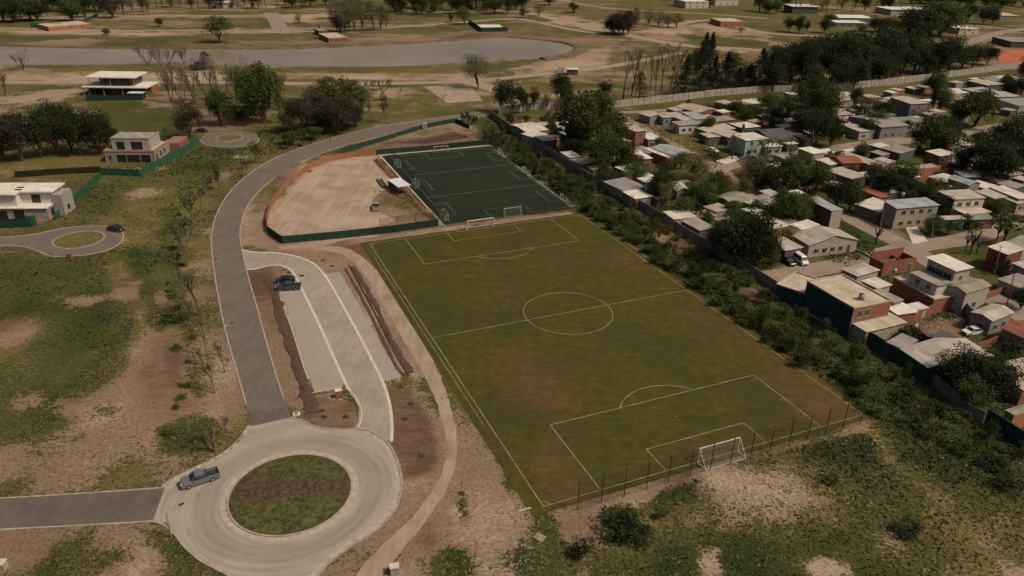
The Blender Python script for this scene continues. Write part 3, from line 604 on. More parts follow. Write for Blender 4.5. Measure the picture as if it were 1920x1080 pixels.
# ------------------------------------------------------------------ football pitch
gu = np.arange(-2.2, PW+1.61, .8); gv = np.arange(-1.2, PL+1.3, .8)
Ug, Vg = np.meshgrid(gu, gv); XY = np.stack([PO.x+PU.x*Ug+PV.x*Vg, PO.y+PU.y*Ug+PV.y*Vg], -1).reshape(-1, 2)
C2 = np.zeros((len(XY), 3)); C2[:, 0] = .19
def pb(px, py, r, s, ch=0, k=1.):
    p = P(px, py); d = (XY[:, 0]-p.x)**2*k+(XY[:, 1]-p.y)**2/k; C2[:, ch] += s*(.72 if ch == 0 and s > 0 else 1)*np.exp(-d/(r*r))
for a in [(965,545,7,.16),(960,660,6,.34),(1000,730,7,.30),(1110,650,5,.12),(1290,590,5,.18),(1340,560,8,.22),(1300,640,8,.08),(1060,760,5,.32),(1050,840,4,.28),(1020,880,5,.34),(1080,930,5,.30),(1160,480,6,.26),(1190,500,8,.20),(1015,490,7,.22),(905,560,6,.16),(900,510,7,.12),(890,440,4,.26),(1100,700,7,.14),(1500,740,9,.22),(1560,760,8,.20),(1440,660,8,.2),(1500,700,6,.2),(1300,840,4,.24),(1380,820,4,.16),(1460,850,7,.3),(940,690,5,.2),(1210,700,5,.14),(1030,430,5,.1),(1040,605,6,.10),(1150,590,6,.14),(1345,860,3.5,.4),(1300,815,3,.25),(905,425,3.5,.4),(1180,760,6,.12),(1560,790,5,.3),(1250,900,4,.2),(700,480,5,.15),(850,700,4,.2),(930,820,4,.25),(1380,620,7,.15),(1250,500,6,.2),(1060,520,5,.14)]: pb(*a)
for a in [(1120,560,7,-.15),(760,480,6,-.18),(850,600,8,-.14),(900,620,8,-.1),(1210,650,9,-.14),(1290,780,10,-.18),(1180,820,8,-.16),(1400,740,8,-.1),(1480,790,6,-.08),(1100,440,5,-.12),(960,800,6,-.1),(1090,560,4,-.12)]: pb(*a)
for x0, y0, x1, y1 in ((1035,620,1040,800),(1042,620,1047,800),(1030,800,1005,880),(1038,800,1013,880),(1062,445,1045,550),(1070,445,1052,550)):
    for t_ in np.linspace(0, 1, 40): pb(x0+(x1-x0)*t_, y0+(y1-y0)*t_, .5, .07, 1)
m1, m2 = len(gu), len(gv)
b = MB(); b.add([(x, y, .020) for x, y in XY], [(j*m1+i, j*m1+i+1, (j+1)*m1+i+1, (j+1)*m1+i) for j in range(m2-1) for i in range(m1-1)])
o = b.build('pitch', MAT['pitch']); o['kind'] = 'structure'
ca = o.data.attributes.new('cover', 'FLOAT_COLOR', 'POINT'); ca.data.foreach_set('color', np.concatenate([np.clip(C2, 0, 1), np.ones((len(XY), 1))], 1).astype(np.float32).ravel())
b = MB(); LW = .115
def ln(a, c):
    n_ = max(2, int(math.dist(a, c)/1.6)); a = Vector(a); c = Vector(c); ribbon(b, [F(*a.lerp(c, k/n_))+PV*rng.uniform(-.02, .02)+PU*rng.uniform(-.02, .02) for k in range(n_+1)], LW, .020, .026)
def arc(cu, cv, r, a0, a1, n=48): ribbon(b, [F(cu+r*math.cos(t_), cv+r*math.sin(t_)) for t_ in np.linspace(a0, a1, n)], LW, .020, .027)
hw = PW/2
ln((0, 0), (0, PL)); ln((PW, 0), (PW, PL)); ln((0, PL/2), (PW, PL/2)); arc(hw, PL/2, 9.15, 0, 2*math.pi, 72)
for v0, sg in ((0, 1), (PL, -1)):
    ln((0, v0), (PW, v0)); ln((hw-20.16, v0), (hw-20.16, v0+sg*16.5)); ln((hw+20.16, v0), (hw+20.16, v0+sg*16.5)); ln((hw-20.16, v0+sg*16.5), (hw+20.16, v0+sg*16.5))
    ln((hw-9.16, v0), (hw-9.16, v0+sg*5.5)); ln((hw+9.16, v0), (hw+9.16, v0+sg*5.5)); ln((hw-9.16, v0+sg*5.5), (hw+9.16, v0+sg*5.5))
    q_ = math.asin(5.5/9.15); arc(hw, v0+sg*11, 9.15, q_ if sg > 0 else -q_, math.pi-q_ if sg > 0 else -math.pi+q_, 30)
    for u0 in (0, PW): arc(u0, v0, 1, 0 if u0 == 0 else math.pi, (sg if u0 == 0 else -sg)*math.pi/2+(0 if u0 == 0 else math.pi), 10)
    b.disc(F(hw, v0+sg*11, .028), .12, 10)
b.disc(F(hw, PL/2, .028), .16, 10)
# second, older touch line just outside the left one
ribbon(b, [F(-.9, 20), F(-.9, PL-8)], .08, .020, .025)
o = b.build('pitch_markings', MAT['line']); o['kind'] = 'structure'
# ------------------------------------------------------------------ artificial turf with the small pitches
TFL, TFR, TBR, TBL = P(846, 419), P(1068, 388), P(917, 277), P(733, 294)
def Tq(u, v, z=0): return TFL.lerp(TFR, u).lerp(TBL.lerp(TBR, u), v)+Vector((0, 0, z))
t = NT('synthetic_turf', .9, .2); n_ = t.noise(.12, 4, .6); n2_ = t.noise(2, 4, .6); w_ = t.noise(.25, 3, .5, stretch=(.15, 1, 1), rot=.35)
MAT['syn'] = t.out(t.mix(t.ramp(n2_, .3, .8, 0, .3), t.mix(t.ramp(t.mth('ADD', t.mth('MULTIPLY', n_, .5), t.mth('MULTIPLY', w_, .5)), .35, .65), (.009, .016, .007), (.016, .024, .009)), (.022, .032, .014)), n2_, .3, .05)
poly('synthetic_turf', PX([(834,421),(1072,391),(918,274),(716,292)]), .022, MAT['syn'])
b = MB()
def tl_(a, c, w=.14): ribbon(b, [Tq(*a), Tq(*c)], w, .022, .028)
tl_((0, 0), (0, 1)); tl_((1, 0), (1, 1)); tl_((0, 0), (1, 0)); tl_((0, 1), (1, 1)); tl_((0, 1/3), (1, 1/3)); tl_((0, 2/3), (1, 2/3))
for k in range(3):
    vc = (k+.5)/3
    for u0, s_ in ((0, 1), (1, -1)): tl_((u0, vc-.075), (u0+s_*.1, vc-.075)); tl_((u0, vc+.075), (u0+s_*.1, vc+.075)); tl_((u0+s_*.1, vc-.075), (u0+s_*.1, vc+.075))
for v0, s_ in ((0, 1), (1, -1)): tl_((.33, v0), (.33, v0+s_*.1)); tl_((.67, v0), (.67, v0+s_*.1)); tl_((.33, v0+s_*.1), (.67, v0+s_*.1))
o = b.build('turf_markings', MAT['turf_line']); o['kind'] = 'structure'
kerb('pale_edge', PX([(712,292),(752,335),(795,383),(832,423)]), .45, .14, m=MAT['gutter']); kerb('pale_edge', PX([(712,292),(918,273)]), .45, .14, m=MAT['gutter']); kerb('pale_edge', PX([(918,273),(990,328),(1075,389)]), .3, .12, m=MAT['kerb'])
poly('pale_apron', PX([(820,412),(824,423),(838,426),(830,420)]), .03, MAT['gutter'])
heap('soil_bank', PX([(705,300),(745,342),(790,392),(815,412)]), 2.2, .5, M('red_soil', (.17, .075, .045), lo=.6), 5)
poly('dug_pit', PX([(725,268),(790,262),(840,247),(880,258),(800,270)]), .02, MAT['soilheap'])
heap('soil_bank', PX([(722,270),(790,262),(842,249),(872,257)]), 1.5, .4, M('red_soil', (.17, .075, .045), lo=.6), 6)
# ================================================================== TREES
LEAF = {
 'dark': leafmat('leaves_dark', (.018, .026, .011), (.055, .066, .024), .6),
 'green': leafmat('leaves_green', (.034, .052, .014), (.105, .120, .034), .5),
 'bright': leafmat('leaves_bright', (.060, .080, .020), (.135, .145, .045), .3),
 'yellow': leafmat('leaves_yellow', (.10, .10, .030), (.24, .21, .085), .3),
 'grey': leafmat('leaves_grey', (.085, .082, .045), (.165, .155, .085), .3),
 'purple': leafmat('leaves_purple', (.034, .026, .018), (.085, .062, .042), .4),
 'twig': leafmat('leaves_bud', (.10, .085, .055), (.19, .16, .10), .3),
 'conifer': leafmat('needles', (.012, .018, .012), (.034, .040, .022), .5),
}
def leafquad(V, Fc, c, r, g, flat=.0):
    a = Vector((g.gauss(0, 1), g.gauss(0, 1), g.gauss(0, 1)+flat)).normalized()
    t = a.orthogonal().normalized(); t.rotate(Matrix.Rotation(g.uniform(0, 6.28), 3, a)); s_ = a.cross(t)
    n = len(V); k = r*g.uniform(.6, 1.3); w = k*g.uniform(.5, .9)
    for x, y in ((-k, 0), (0, -w), (k, 0), (0, w)): V.append(tuple(c+t*x+s_*y))
    Fc.append((n, n+1, n+2, n+3))
def limb(b, a, c, r0, r1, g, seg=3, wob=.03):
    pts = [a]
    for k in range(1, seg): pts.append(a.lerp(c, k/seg)+Vector((g.uniform(-wob, wob), g.uniform(-wob, wob), 0)))
    pts.append(c)
    for k in range(seg): b.bar(pts[k], pts[k+1], r0+(r1-r0)*k/seg, r0+(r1-r0)*(k+1)/seg, n=5, cap=False)
def proto_round(seed, n=3200, lf=.020, z0=.22, nb=30, open_=.0, sh=1.0, trunk=.022, bark='bark'):
    """unit tree: height 1, crown about 1 wide (scaled when placed)"""
    g = random.Random(seed); C = []
    zc = (1+z0)/2; hz = (1-z0)/2
    for k in range(nb):
        while True:
            v = Vector((g.uniform(-1, 1), g.uniform(-1, 1), g.uniform(-1, 1)))
            if v.length < 1: break
        v = v*(.55+.45*g.random()); rr_ = g.uniform(.13, .25)*(1-open_*.3)
        taper = 1-.35*max(0, v.z)*sh
        C.append((Vector((v.x*.40*taper, v.y*.40*taper, zc+v.z*hz*.86)), rr_))
    V, Fc = [], []
    for k in range(n):
        c, r_ = C[g.randrange(len(C))]
        d = Vector((g.gauss(0, 1), g.gauss(0, 1), g.gauss(0, 1)+.35)).normalized()*r_*(g.random()**.35)
        p = c+Vector((d.x, d.y, d.z*.75)); p.z = min(p.z, 1.0)
        leafquad(V, Fc, p, lf, g, .5)
    b = MB(); limb(b, Vector((0, 0, -.01)), Vector((g.uniform(-.03, .03), g.uniform(-.03, .03), z0+.12)), trunk, trunk*.7, g)
    for c, r_ in C[:9]: limb(b, Vector((0, 0, z0+g.uniform(-.04, .12))), c, trunk*.5, trunk*.15, g)
    cb = MB(); cb.v = V; cb.f = Fc; cb.m = [0]*len(Fc)
    return cb, b, bark
def proto_cone(seed, n=4200, lf=.016, z0=.06, wide=1., lobes=26, pw=.8):
    g = random.Random(seed); V, Fc = [], []; T = []
    for k in range(lobes):
        z = z0+(1-z0)*(k/lobes)**.9; a = g.uniform(0, 6.28); r_ = .46*(1-((z-z0)/(1-z0))**1.3)**pw*wide*g.uniform(.55, 1.05)+.02
        T.append((z, a, r_))
    for k in range(n):
        z, a, r_ = T[g.randrange(lobes)]
        t_ = g.random()**.6; aa = a+g.gauss(0, .45)+(g.random() < .35)*g.uniform(0, 6.28); p = Vector((math.cos(aa)*r_*t_, math.sin(aa)*r_*t_, min(1, z+g.gauss(0, .03)-t_*.03)))
        leafquad(V, Fc, p, lf, g, .2)
    b = MB(); b.bar((0, 0, -.01), (0, 0, .9), .018, .003, n=5, cap=False)
    cb = MB(); cb.v = V; cb.f = Fc; cb.m = [0]*len(Fc); return cb, b, 'bark'
def proto_bare(seed, leafy=300, lf=.012, z0=.18, spread=.5, trunks=1, thick=.019, tall=1.):
    g = random.Random(seed); b = MB(); tw = MB(); V, Fc = [], []
    def grow(a, d, L, r_, lev):
        e = a+d*L
        e.z = min(e.z, 1.0)
        (b if lev < 2 else tw).bar(a, e, r_, r_*.62, n=4 if lev < 3 else 3, cap=False)
        if lev >= 4 or L < .02:
            for _ in range(2):
                if g.random() < leafy/600: leafquad(V, Fc, e+Vector((g.gauss(0, .015), g.gauss(0, .015), g.gauss(0, .015))), lf, g)
            return
        for k in range(g.choice((2, 3, 3)) if lev < 3 else 3):
            v = (d+Vector((g.gauss(0, 1), g.gauss(0, 1), g.gauss(0, .5)))*spread*.75+Vector((0, 0, .25*tall))).normalized()
            grow(a.lerp(e, g.uniform(.55, 1)) if k else e, v, L*g.uniform(.58, .85), r_*.62, lev+1)
    for t_ in range(trunks):
        o = Vector((0, 0, -.01)); d = Vector((g.gauss(0, .12*trunks**.6), g.gauss(0, .12*trunks**.6), 1)).normalized()
        grow(o, d, z0+g.uniform(0, .06)+.08, thick/trunks**.4, 0)
    cb = MB(); cb.v = V; cb.f = Fc; cb.m = [0]*len(Fc)
    # twigs are part of the crown
    n = len(cb.v); cb.v += tw.v; cb.f += [tuple(i+n for i in f) for f in tw.f]; cb.m += [1]*len(tw.f)
    zs = max(v[2] for v in cb.v); xs = np.percentile([abs(v[0]) for v in cb.v], 97); ys = np.percentile([abs(v[1]) for v in cb.v], 97); k = .5/max(xs, ys)
    cb.v = [(x*k, y*k, z/zs) for x, y, z in cb.v]; b.v = [(x*k, y*k, z/zs) for x, y, z in b.v]
    return cb, b, 'palebark'
def proto_palm(seed):
    g = random.Random(seed); b = MB(); limb(b, Vector((0, 0, -.01)), Vector((.02, .01, .8)), .03, .02, g, 4, .01); cb = MB()
    for k in range(22):
        a = 6.283*k/22+g.uniform(-.1, .1); el = g.uniform(-.2, 1.1); p = Vector((.02, .01, .8)); d = Vector((math.cos(a)*math.cos(el), math.sin(a)*math.cos(el), math.sin(el)*.6)); s_ = Vector((-math.sin(a), math.cos(a), 0))*.035
        for j in range(5):
            q = p+d*.11; 
            cb.quad(p-s_*(1-j*.12), q-s_*(.9-j*.14), q, p); cb.quad(p, q, q+s_*(.9-j*.14)+Vector((0, 0, -.015)), p+s_*(1-j*.12)); p = q; d = (d+Vector((0, 0, -.28))).normalized()
    return cb, b, 'bark'
def proto_pruned(seed):
    g = random.Random(seed); b = MB(); cb = MB(); limb(b, Vector((0, 0, -.01)), Vector((0, 0, .35)), .05, .045, g)
    for k in range(6):
        a = 6.283*k/6+g.uniform(-.3, .3); e = Vector((math.cos(a)*.25, math.sin(a)*.25, g.uniform(.6, .95))); limb(b, Vector((0, 0, .33)), e, .035, .022, g, 3, .03)
        for j in range(4): cb.bar(e, e+Vector((g.gauss(0, .1), g.gauss(0, .1), g.uniform(.02, .12))), .006, .002, n=3)
    return cb, b, 'dark'
KIND = {}
def reg(kind, mats, protos):
    L = []
    for cb, b, bark in protos:
        mc = bpy.data.meshes.new('crown'); mc.from_pydata(cb.v, [], cb.f); mc.materials.append(mats); mc.materials.append(MAT['palebark'] if bark == 'palebark' else MAT['bark']); mc.polygons.foreach_set('material_index', cb.m); mc.update()
        mt = bpy.data.meshes.new('trunk'); mt.from_pydata(b.v, [], b.f); mt.materials.append(MAT['dark'] if bark == 'dark' else MAT[bark]); mt.update()
        L.append((mc, mt))
    KIND[kind] = L
reg('dark', LEAF['dark'], [proto_round(s_, 5200, .018, .03) for s_ in (1, 2, 3)])
reg('green', LEAF['green'], [proto_round(s_, 5200, .018, .03) for s_ in (4, 5, 6)])
reg('bright', LEAF['bright'], [proto_round(s_, 3200, .018, .10, 28, .4) for s_ in (7, 8)])
reg('yellow', LEAF['yellow'], [proto_round(s_, 2200, .018, .06, 28, .6) for s_ in (9, 10)])
reg('grey', LEAF['grey'], [proto_round(s_, 3000, .012, .12, 26, .5) for s_ in (11, 12)])
reg('purple', LEAF['purple'], [proto_round(s_, 4200, .016, .05, 28, .2) for s_ in (13, 14, 15)])
reg('conifer', LEAF['conifer'], [proto_cone(s_) for s_ in (16, 17, 18)])
reg('pine', LEAF['dark'], [proto_round(s_, 3000, .020, .16, 20, .1, 1.4) for s_ in (19, 20)])
reg('cypress', LEAF['conifer'], [proto_cone(s_, 2600, .017, .03, 1.05, 30, .35) for s_ in (21, 22)])
reg('bare', LEAF['twig'], [proto_bare(s_, 260, .012, .2, .55) for s_ in (23, 24, 25)])
reg('bushbare', LEAF['twig'], [proto_bare(s_, 200, .012, .12, .42, 5) for s_ in (26, 27)])
reg('poplar', LEAF['grey'], [proto_bare(s_, 420, .012, .3, .45, 1, .022, 2.) for s_ in (28, 29, 30)])
reg('sapling', LEAF['grey'], [proto_bare(s_, 600, .022, .22, .42, 1, .030) for s_ in (31, 32, 33)])
reg('greensapling', LEAF['green'], [proto_round(s_, 650, .030, .3, 14, .8, 1, .03) for s_ in (34, 35)])
reg('palm', LEAF['green'], [proto_palm(36)]); reg('pruned', LEAF['twig'], [proto_pruned(s_) for s_ in (37, 38)])
def proto_shrub(seed, n=900, lf=.035):
    g = random.Random(seed); V, Fc = [], []; b = MB(); C = [(Vector((g.uniform(-.3, .3), g.uniform(-.3, .3), g.uniform(.2, .72))), g.uniform(.12, .28)) for _ in range(14)]
    for c, r_ in C: b.bar((0, 0, 0), c, .015, .006, n=3)
    for k in range(n):
        c, r_ = C[g.randrange(len(C))]; d = Vector((g.gauss(0, 1), g.gauss(0, 1), g.gauss(0, 1)+.3)).normalized()*r_*(g.random()**.4); leafquad(V, Fc, c+d, lf, g, .3)
    cb = MB(); cb.v = V; cb.f = Fc; cb.m = [0]*len(Fc); return cb, b, 'bark'
reg('shrub', LEAF['green'], [proto_shrub(s_) for s_ in (39, 40, 41)]); reg('darkshrub', LEAF['dark'], [proto_shrub(s_) for s_ in (42, 43)])
reg('dryshrub', LEAF['yellow'], [proto_shrub(s_, 500, .025) for s_ in (44, 45)])
trng = random.Random(99)
def tree_at(kind, x, y, h, w, name, label, cat='tree', group=None):
    v = KIND[kind][trng.randrange(len(KIND[kind]))]
    e = empty(name, (x, y, 0), trng.uniform(0, 6.28), label, cat, group)
    for nm, me in (('crown', v[0]), ('trunk', v[1])):
        o = bpy.data.objects.new(nm if 'shrub' not in name or nm == 'crown' else 'stem', me); col.objects.link(o); o.parent = e; o.scale = (w, w, h)
    return e
NAMES = {'dark': 'broadleaf_tree', 'green': 'broadleaf_tree', 'bright': 'leafy_tree', 'yellow': 'leafy_tree', 'grey': 'willow_tree', 'purple': 'broadleaf_tree', 'conifer': 'conifer_tree', 'pine': 'pine_tree', 'cypress': 'cypress_tree', 'bare': 'bare_tree', 'bushbare': 'bare_tree', 'poplar': 'poplar_tree', 'sapling': 'young_tree', 'greensapling': 'young_tree', 'palm': 'palm_tree', 'pruned': 'pruned_tree', 'shrub': 'shrub', 'darkshrub': 'shrub', 'dryshrub': 'shrub'}
def tree_px(kind, bx, by, hp, wp, label, group=None, cat=None):
    p = P(bx, by); h = height(bx, by, hp); w = wp*depth(p)/FOC
    k = 1.12 if kind in ('bare', 'bushbare', 'poplar', 'sapling', 'palm', 'pruned', 'greensapling') else 1.36
    if kind in ('dark', 'green', 'conifer', 'purple'): h *= 1.08
    return tree_at(kind, p.x, p.y, h, w*k, NAMES[kind], label, cat or ('shrub' if 'shrub' in kind else 'tree'), group)
def trees(desc, where, group, rows):
    """rows: kind, base x, base y, height, width (pixels of the 1920 px survey picture)"""
    rows = sorted(rows, key=lambda r: r[1])
    for i, r in enumerate(rows):
        lab = f"{desc} {where}, {ordw(i+1)} from the left" if len(rows) > 1 else f"{desc} {where}"
        tree_px(*r, lab, group if len(rows) > 1 else None)
trees('dark evergreen tree', 'in the wood behind the fence', 'dark trees of the wood', [('dark',a,b,c,d) for a,b,c,d in [
 (1455,165,75,55),(1480,160,88,62),(1505,165,84,52),(1530,155,88,62),(1555,160,80,55),(1580,158,98,62),(1610,155,92,62),(1635,150,86,60),(1660,148,88,62),(1690,142,78,55),(1712,138,72,50),(1600,132,72,62),(1560,128,66,62),(1500,128,58,50),(1650,122,75,62),(1530,118,50,50),(1470,135,50,45),(1760,140,62,42),(1778,135,68,48),(1802,130,48,40),(1822,128,48,36),(1850,122,42,38),(1740,142,40,36),(1448,172,66,40),(1570,168,60,50),(1600,166,62,50),(1645,158,60,46),(1520,172,50,50),(1722,136,66,50),(1752,138,70,46)]])
trees('tall dark conifer', 'left of the wood', 'conifers behind the panel fence', [('conifer',a,b,c,d) for a,b,c,d in [(1284,180,70,50),(1312,178,108,46),(1336,174,64,40),(1358,172,68,52),(1384,170,40,34),(1402,168,46,34),(1422,170,74,48),(1440,166,60,36),(1326,160,92,40)]])
trees('big dark tree', 'among the far houses', 'big trees among the far houses', [('dark',1700,70,52,60),('dark',1720,66,60,46),('green',1762,68,72,82),('purple',1745,62,60,60),('dark',1813,44,44,26),('dark',1842,46,38,30),('dark',1860,46,36,24)])
trees('small dark tree', 'beside the upper right dirt road', 'small trees by the upper dirt road', [('dark',1479,60,30,24),('dark',1497,62,34,24),('pine',1512,64,28,12),('dark',1545,62,30,24),('green',1556,44,20,24),('bright',1615,66,24,24),('dark',1640,60,30,34)])
trees('dark round tree', 'in the clump at the left edge', 'dark clump at the left edge', [('purple',8,300,92,62),('purple',42,302,96,62),('dark',78,296,92,62),('purple',108,290,84,56),('dark',135,285,92,62),('dark',152,292,82,52),('dark',186,290,84,54),('dark',100,262,76,62),('dark',128,258,60,50),('dark',205,280,66,34),('purple',20,280,70,60)])
trees('dark reddish tree', 'beside the small upper cul-de-sac', None, [('purple',357,262,76,56)])
trees('green tree with spreading crown', 'left of the lakeside rows', 'green trees left of the curved road', [('green',415,236,76,52),('green',494,232,122,78),('green',478,215,96,62),('green',505,205,70,56)])
trees('bare many-stemmed tree', 'in the lakeside row', 'bare trees in the lakeside row', [('bushbare',a,b,c,d) for a,b,c,d in [(322,192,92,36),(345,194,86,44),(366,192,98,48),(392,188,88,44),(420,190,94,48),(447,186,84,40),(462,200,100,36),(520,180,62,36)]])
trees('bare tree', 'on the near shore of the lake', 'bare trees on the lake shore', [('bushbare',a,b,c,d) for a,b,c,d in [(44,131,44,32),(10,180,62,30),(279,122,56,38),(303,124,48,34),(318,121,44,30),(345,120,42,26)]])
trees('dark bushy tree', 'on the near shore of the lake', 'dark trees on the lake shore', [('cypress',386,130,34,24),('darkshrub',370,131,20,24)])
trees('dark purple-leaved tree', 'in the clump left of the curved road', 'purple clump by the curved road', [('purple',548,250,66,56),('purple',572,246,72,62),('purple',600,238,62,50),('purple',632,252,76,62),('purple',652,244,62,50),('dark',640,236,50,50),('purple',668,238,46,36),('dark',610,250,48,40)])
trees('bright green tree', 'rising behind the purple clump', 'bright trees behind the purple clump', [('bright',617,215,82,60),('bright',652,222,86,72),('grey',590,215,66,46),('bright',680,210,56,36)])
trees('thin young tree with few leaves', 'left of the sand slab', 'thin trees by the sand slab', [('sapling',692,196,46,24),('greensapling',721,230,56,22),('sapling',718,190,42,30),('sapling',747,208,46,16),('sapling',697,232,42,16),('sapling',830,196,20,14)])
trees('large hazy grey-green tree', 'by the bend of the dirt road under the lake', None, [('grey',894,166,78,66)])
trees('slim bare tree', 'right of the large grey-green tree', None, [('bare',935,150,46,22)])
trees('green tree', 'alone on the far shore of the lake', None, [('bright',412,80,58,58)])
trees('loose grey-leaved tree', 'in the group beyond the lake', 'loose group beyond the lake', [('grey',a,b,c,d) for a,b,c,d in [(632,58,70,36),(648,62,76,40),(665,60,78,40),(680,58,72,36),(700,58,72,44),(715,57,62,36),(655,52,44,60),(725,55,50,24)]]+[('purple',638,60,34,40)])
trees('yellow-green round tree', 'beyond the lake near the walled building site', None, [('bright',870,46,38,34)])
trees('small round tree', 'on the far meadow beyond the lake', 'small trees on the far meadow', [('green',781,29,22,16),('green',845,42,20,12),('green',812,24,20,14)])
trees('dark pine', 'in the row at the head of the grey wall', 'pines at the head of the grey wall', [('pine',939,212,62,40),('pine',962,214,70,44),('pine',980,212,48,26),('pine',1000,208,46,24)])
trees('dark bushy shrub', 'at the bend of the grey wall', 'shrubs at the bend of the grey wall', [('darkshrub',960,236,30,30),('darkshrub',868,226,18,10),('darkshrub',878,228,22,12),('darkshrub',890,232,20,12)])
trees('dark green tree', 'behind the large green tree', 'dark trees behind the large green tree', [('dark',1050,196,68,38),('dark',1062,205,50,30),('yellow',1024,206,36,18),('dark',1134,180,30,28)])
trees('large green tree', 'behind the upper bend of the wall', 'large green trees behind the grey wall', [('green',1085,290,128,92),('green',1142,314,112,62),('green',1128,326,86,62),('dark',1088,292,66,70),('green',1165,322,64,50),('green',1120,250,88,60)])
trees('round green bush-like tree', 'between the grey wall and the first houses', 'round trees near the first houses', [('green',1190,342,40,44),('purple',1140,350,36,46)])
trees('tall thin poplar', 'behind the pale panel fence', 'poplars behind the panel fence', [('poplar',a,b,c,d) for a,b,c,d in [(1168,188,96,32),(1184,180,92,40),(1200,176,84,34),(1228,184,96,34),(1254,182,100,44),(1240,170,88,36),(1262,172,84,40),(1218,170,70,30)]])
trees('dense dark cypress', 'in front of the pale panel fence', None, [('cypress',1197,193,60,30)])
trees('dark round tree', 'in the group right of the lake', 'group on the far meadow', [('dark',1150,64,38,36),('purple',1168,66,52,42),('purple',1178,64,46,36),('dark',1160,62,34,30),('dark',1145,62,28,26)])
trees('low grey willow', 'in the thicket right of the lake', 'grey thicket on the far meadow', [('grey',a,b,c,d) for a,b,c,d in [(1190,40,30,22),(1216,46,32,32),(1234,50,34,34),(1252,52,30,34),(1268,52,30,30),(1196,34,18,16)]])
trees('loose yellow-leaved tree', 'in the yards along the upper street', 'yellow trees of the yards', [('yellow',1300,335,62,56),('yellow',1284,350,40,44),('yellow',1248,388,66,36),('yellow',1445,505,84,42),('yellow',1425,470,40,40)])
trees('dark green tree', 'close behind the grey wall', 'trees behind the grey wall', [('dark',1238,378,64,48),('dark',1225,380,46,42),('green',1322,392,54,50),('green',1342,380,64,46),('darkshrub',1310,420,30,46),('darkshrub',1360,440,36,50),('green',1414,412,40,40)])
trees('tree with bare reddish branches', 'beside the upper street junction', 'bare trees at the upper junction', [('bushbare',1410,352,74,62),('bushbare',1432,340,60,40)])
trees('bushy green tree', 'in the middle block of yards', 'green trees in the middle block', [('green',1462,362,66,56),('green',1484,366,76,56),('green',1528,366,68,52),('dark',1508,360,40,40),('green',1480,424,68,58),('green',1500,414,56,44),('green',1462,414,60,44),('dark',1445,425,50,40),('dark',1568,388,54,56),('dark',1592,396,48,50),('green',1636,366,60,50),('dark',1660,372,58,52),('green',1682,362,66,60),('dark',1700,370,44,44),('darkshrub',1560,306,28,34),('darkshrub',1768,398,40,30)])
trees('very large dark tree', 'beside the lane of the van', 'very large dark trees by the van', [('dark',1378,500,100,84),('dark',1412,506,104,80),('dark',1356,478,64,62),('dark',1400,480,80,80),('green',1378,450,60,60)])
trees('tall green tree', 'in front of the dark wood', 'tall trees in front of the wood', [('green',1518,250,118,74),('green',1540,246,96,52),('dark',1528,276,74,52),('dark',1500,262,64,50),('dark',1556,276,60,46),('green',1478,216,40,46)])
trees('dark green bush', 'below the panel fence', 'bushes below the panel fence', [('green',1404,222,30,40),('green',1438,214,40,44),('dark',1452,240,40,44),('green',1382,214,30,28),('dark',1420,226,24,30),('dark',1350,210,18,26)])
trees('broad green tree', 'in the right part of the settlement', 'broad trees in the right part', [('green',1745,290,74,78),('dark',1768,286,66,60),('green',1722,282,46,42),('green',1826,238,76,72),('green',1800,232,52,48),('dark',1866,300,78,62),('green',1900,304,92,74),('dark',1842,342,92,84),('dark',1872,346,70,60),('dark',1896,330,70,60),('dark',1800,330,60,44),('green',1752,180,52,40),('dark',1745,214,60,14),('green',1762,206,44,36),('dark',1888,178,36,36),('dark',1912,180,40,40),('dark',1920,152,44,36),('green',1640,246,40,44),('yellow',1622,218,50,44),('dark',1655,226,40,40),('dark',1600,208,50,24),('dark',1628,256,36,36)])
trees('half-bare olive green tree', 'at the corner below the crossing', 'olive trees by the crossing', [('greensapling',1880,458,62,66),('greensapling',1868,452,50,50),('green',1868,406,36,30),('darkshrub',1816,430,30,40),('green',1776,440,30,30),('darkshrub',1882,372,26,20)])
trees('hard-pruned dark tree', 'beside the crossing', 'pruned trees by the crossing', [('pruned',1642,458,42,30),('pruned',1818,478,52,30),('pruned',1810,470,36,20),('pruned',1830,476,34,20)])
trees('palm tree', 'in the upper cross street yards', 'palms of the upper yards', [('palm',1373,298,48,34),('palm',1436,300,44,34),('palm',1458,296,40,32),('palm',1480,288,34,26),('palm',1424,296,34,26)])
trees('spreading olive-brown tree', 'by the lower right grey wall', 'trees over the wall at the lower right', [('yellow',1790,722,72,90),('dark',1800,740,84,88),('dark',1845,756,90,90),('dark',1862,740,70,70),('dark',1830,720,50,60),('green',1810,770,70,60)])
trees('dark garden tree', 'at the right edge of the settlement', 'garden trees at the right edge', [('dark',1912,580,46,42),('darkshrub',1900,672,40,50),('darkshrub',1868,676,40,40),('darkshrub',1692,634,30,46),('shrub',1680,622,20,26),('darkshrub',1870,512,36,34),('darkshrub',1785,556,20,22),('shrub',1850,580,14,18)])
trees('leafless young tree', 'on the left verge of the road', 'young trees along the curved road', [(k,a,b,c,d) for k,a,b,c,d in [('sapling',403,737,84,42),('sapling',390,668,104,40),('sapling',345,560,96,44),('sapling',372,592,90,34),('sapling',350,500,92,50),('sapling',362,422,66,38),('greensapling',344,470,60,34),('sapling',378,396,52,26),('sapling',391,368,42,22),('greensapling',411,356,46,30),('sapling',433,336,42,14),('sapling',456,320,38,20),('greensapling',481,306,44,26),('sapling',508,290,40,22),('greensapling',540,280,34,24),('greensapling',570,274,36,28),('sapling',402,848,52,52),('sapling',421,700,60,16),('sapling',424,820,40,16)]])
trees('small staked sapling', 'in its dug ring of dark soil right of the roundabout', None, [('sapling',865,926,28,14)])
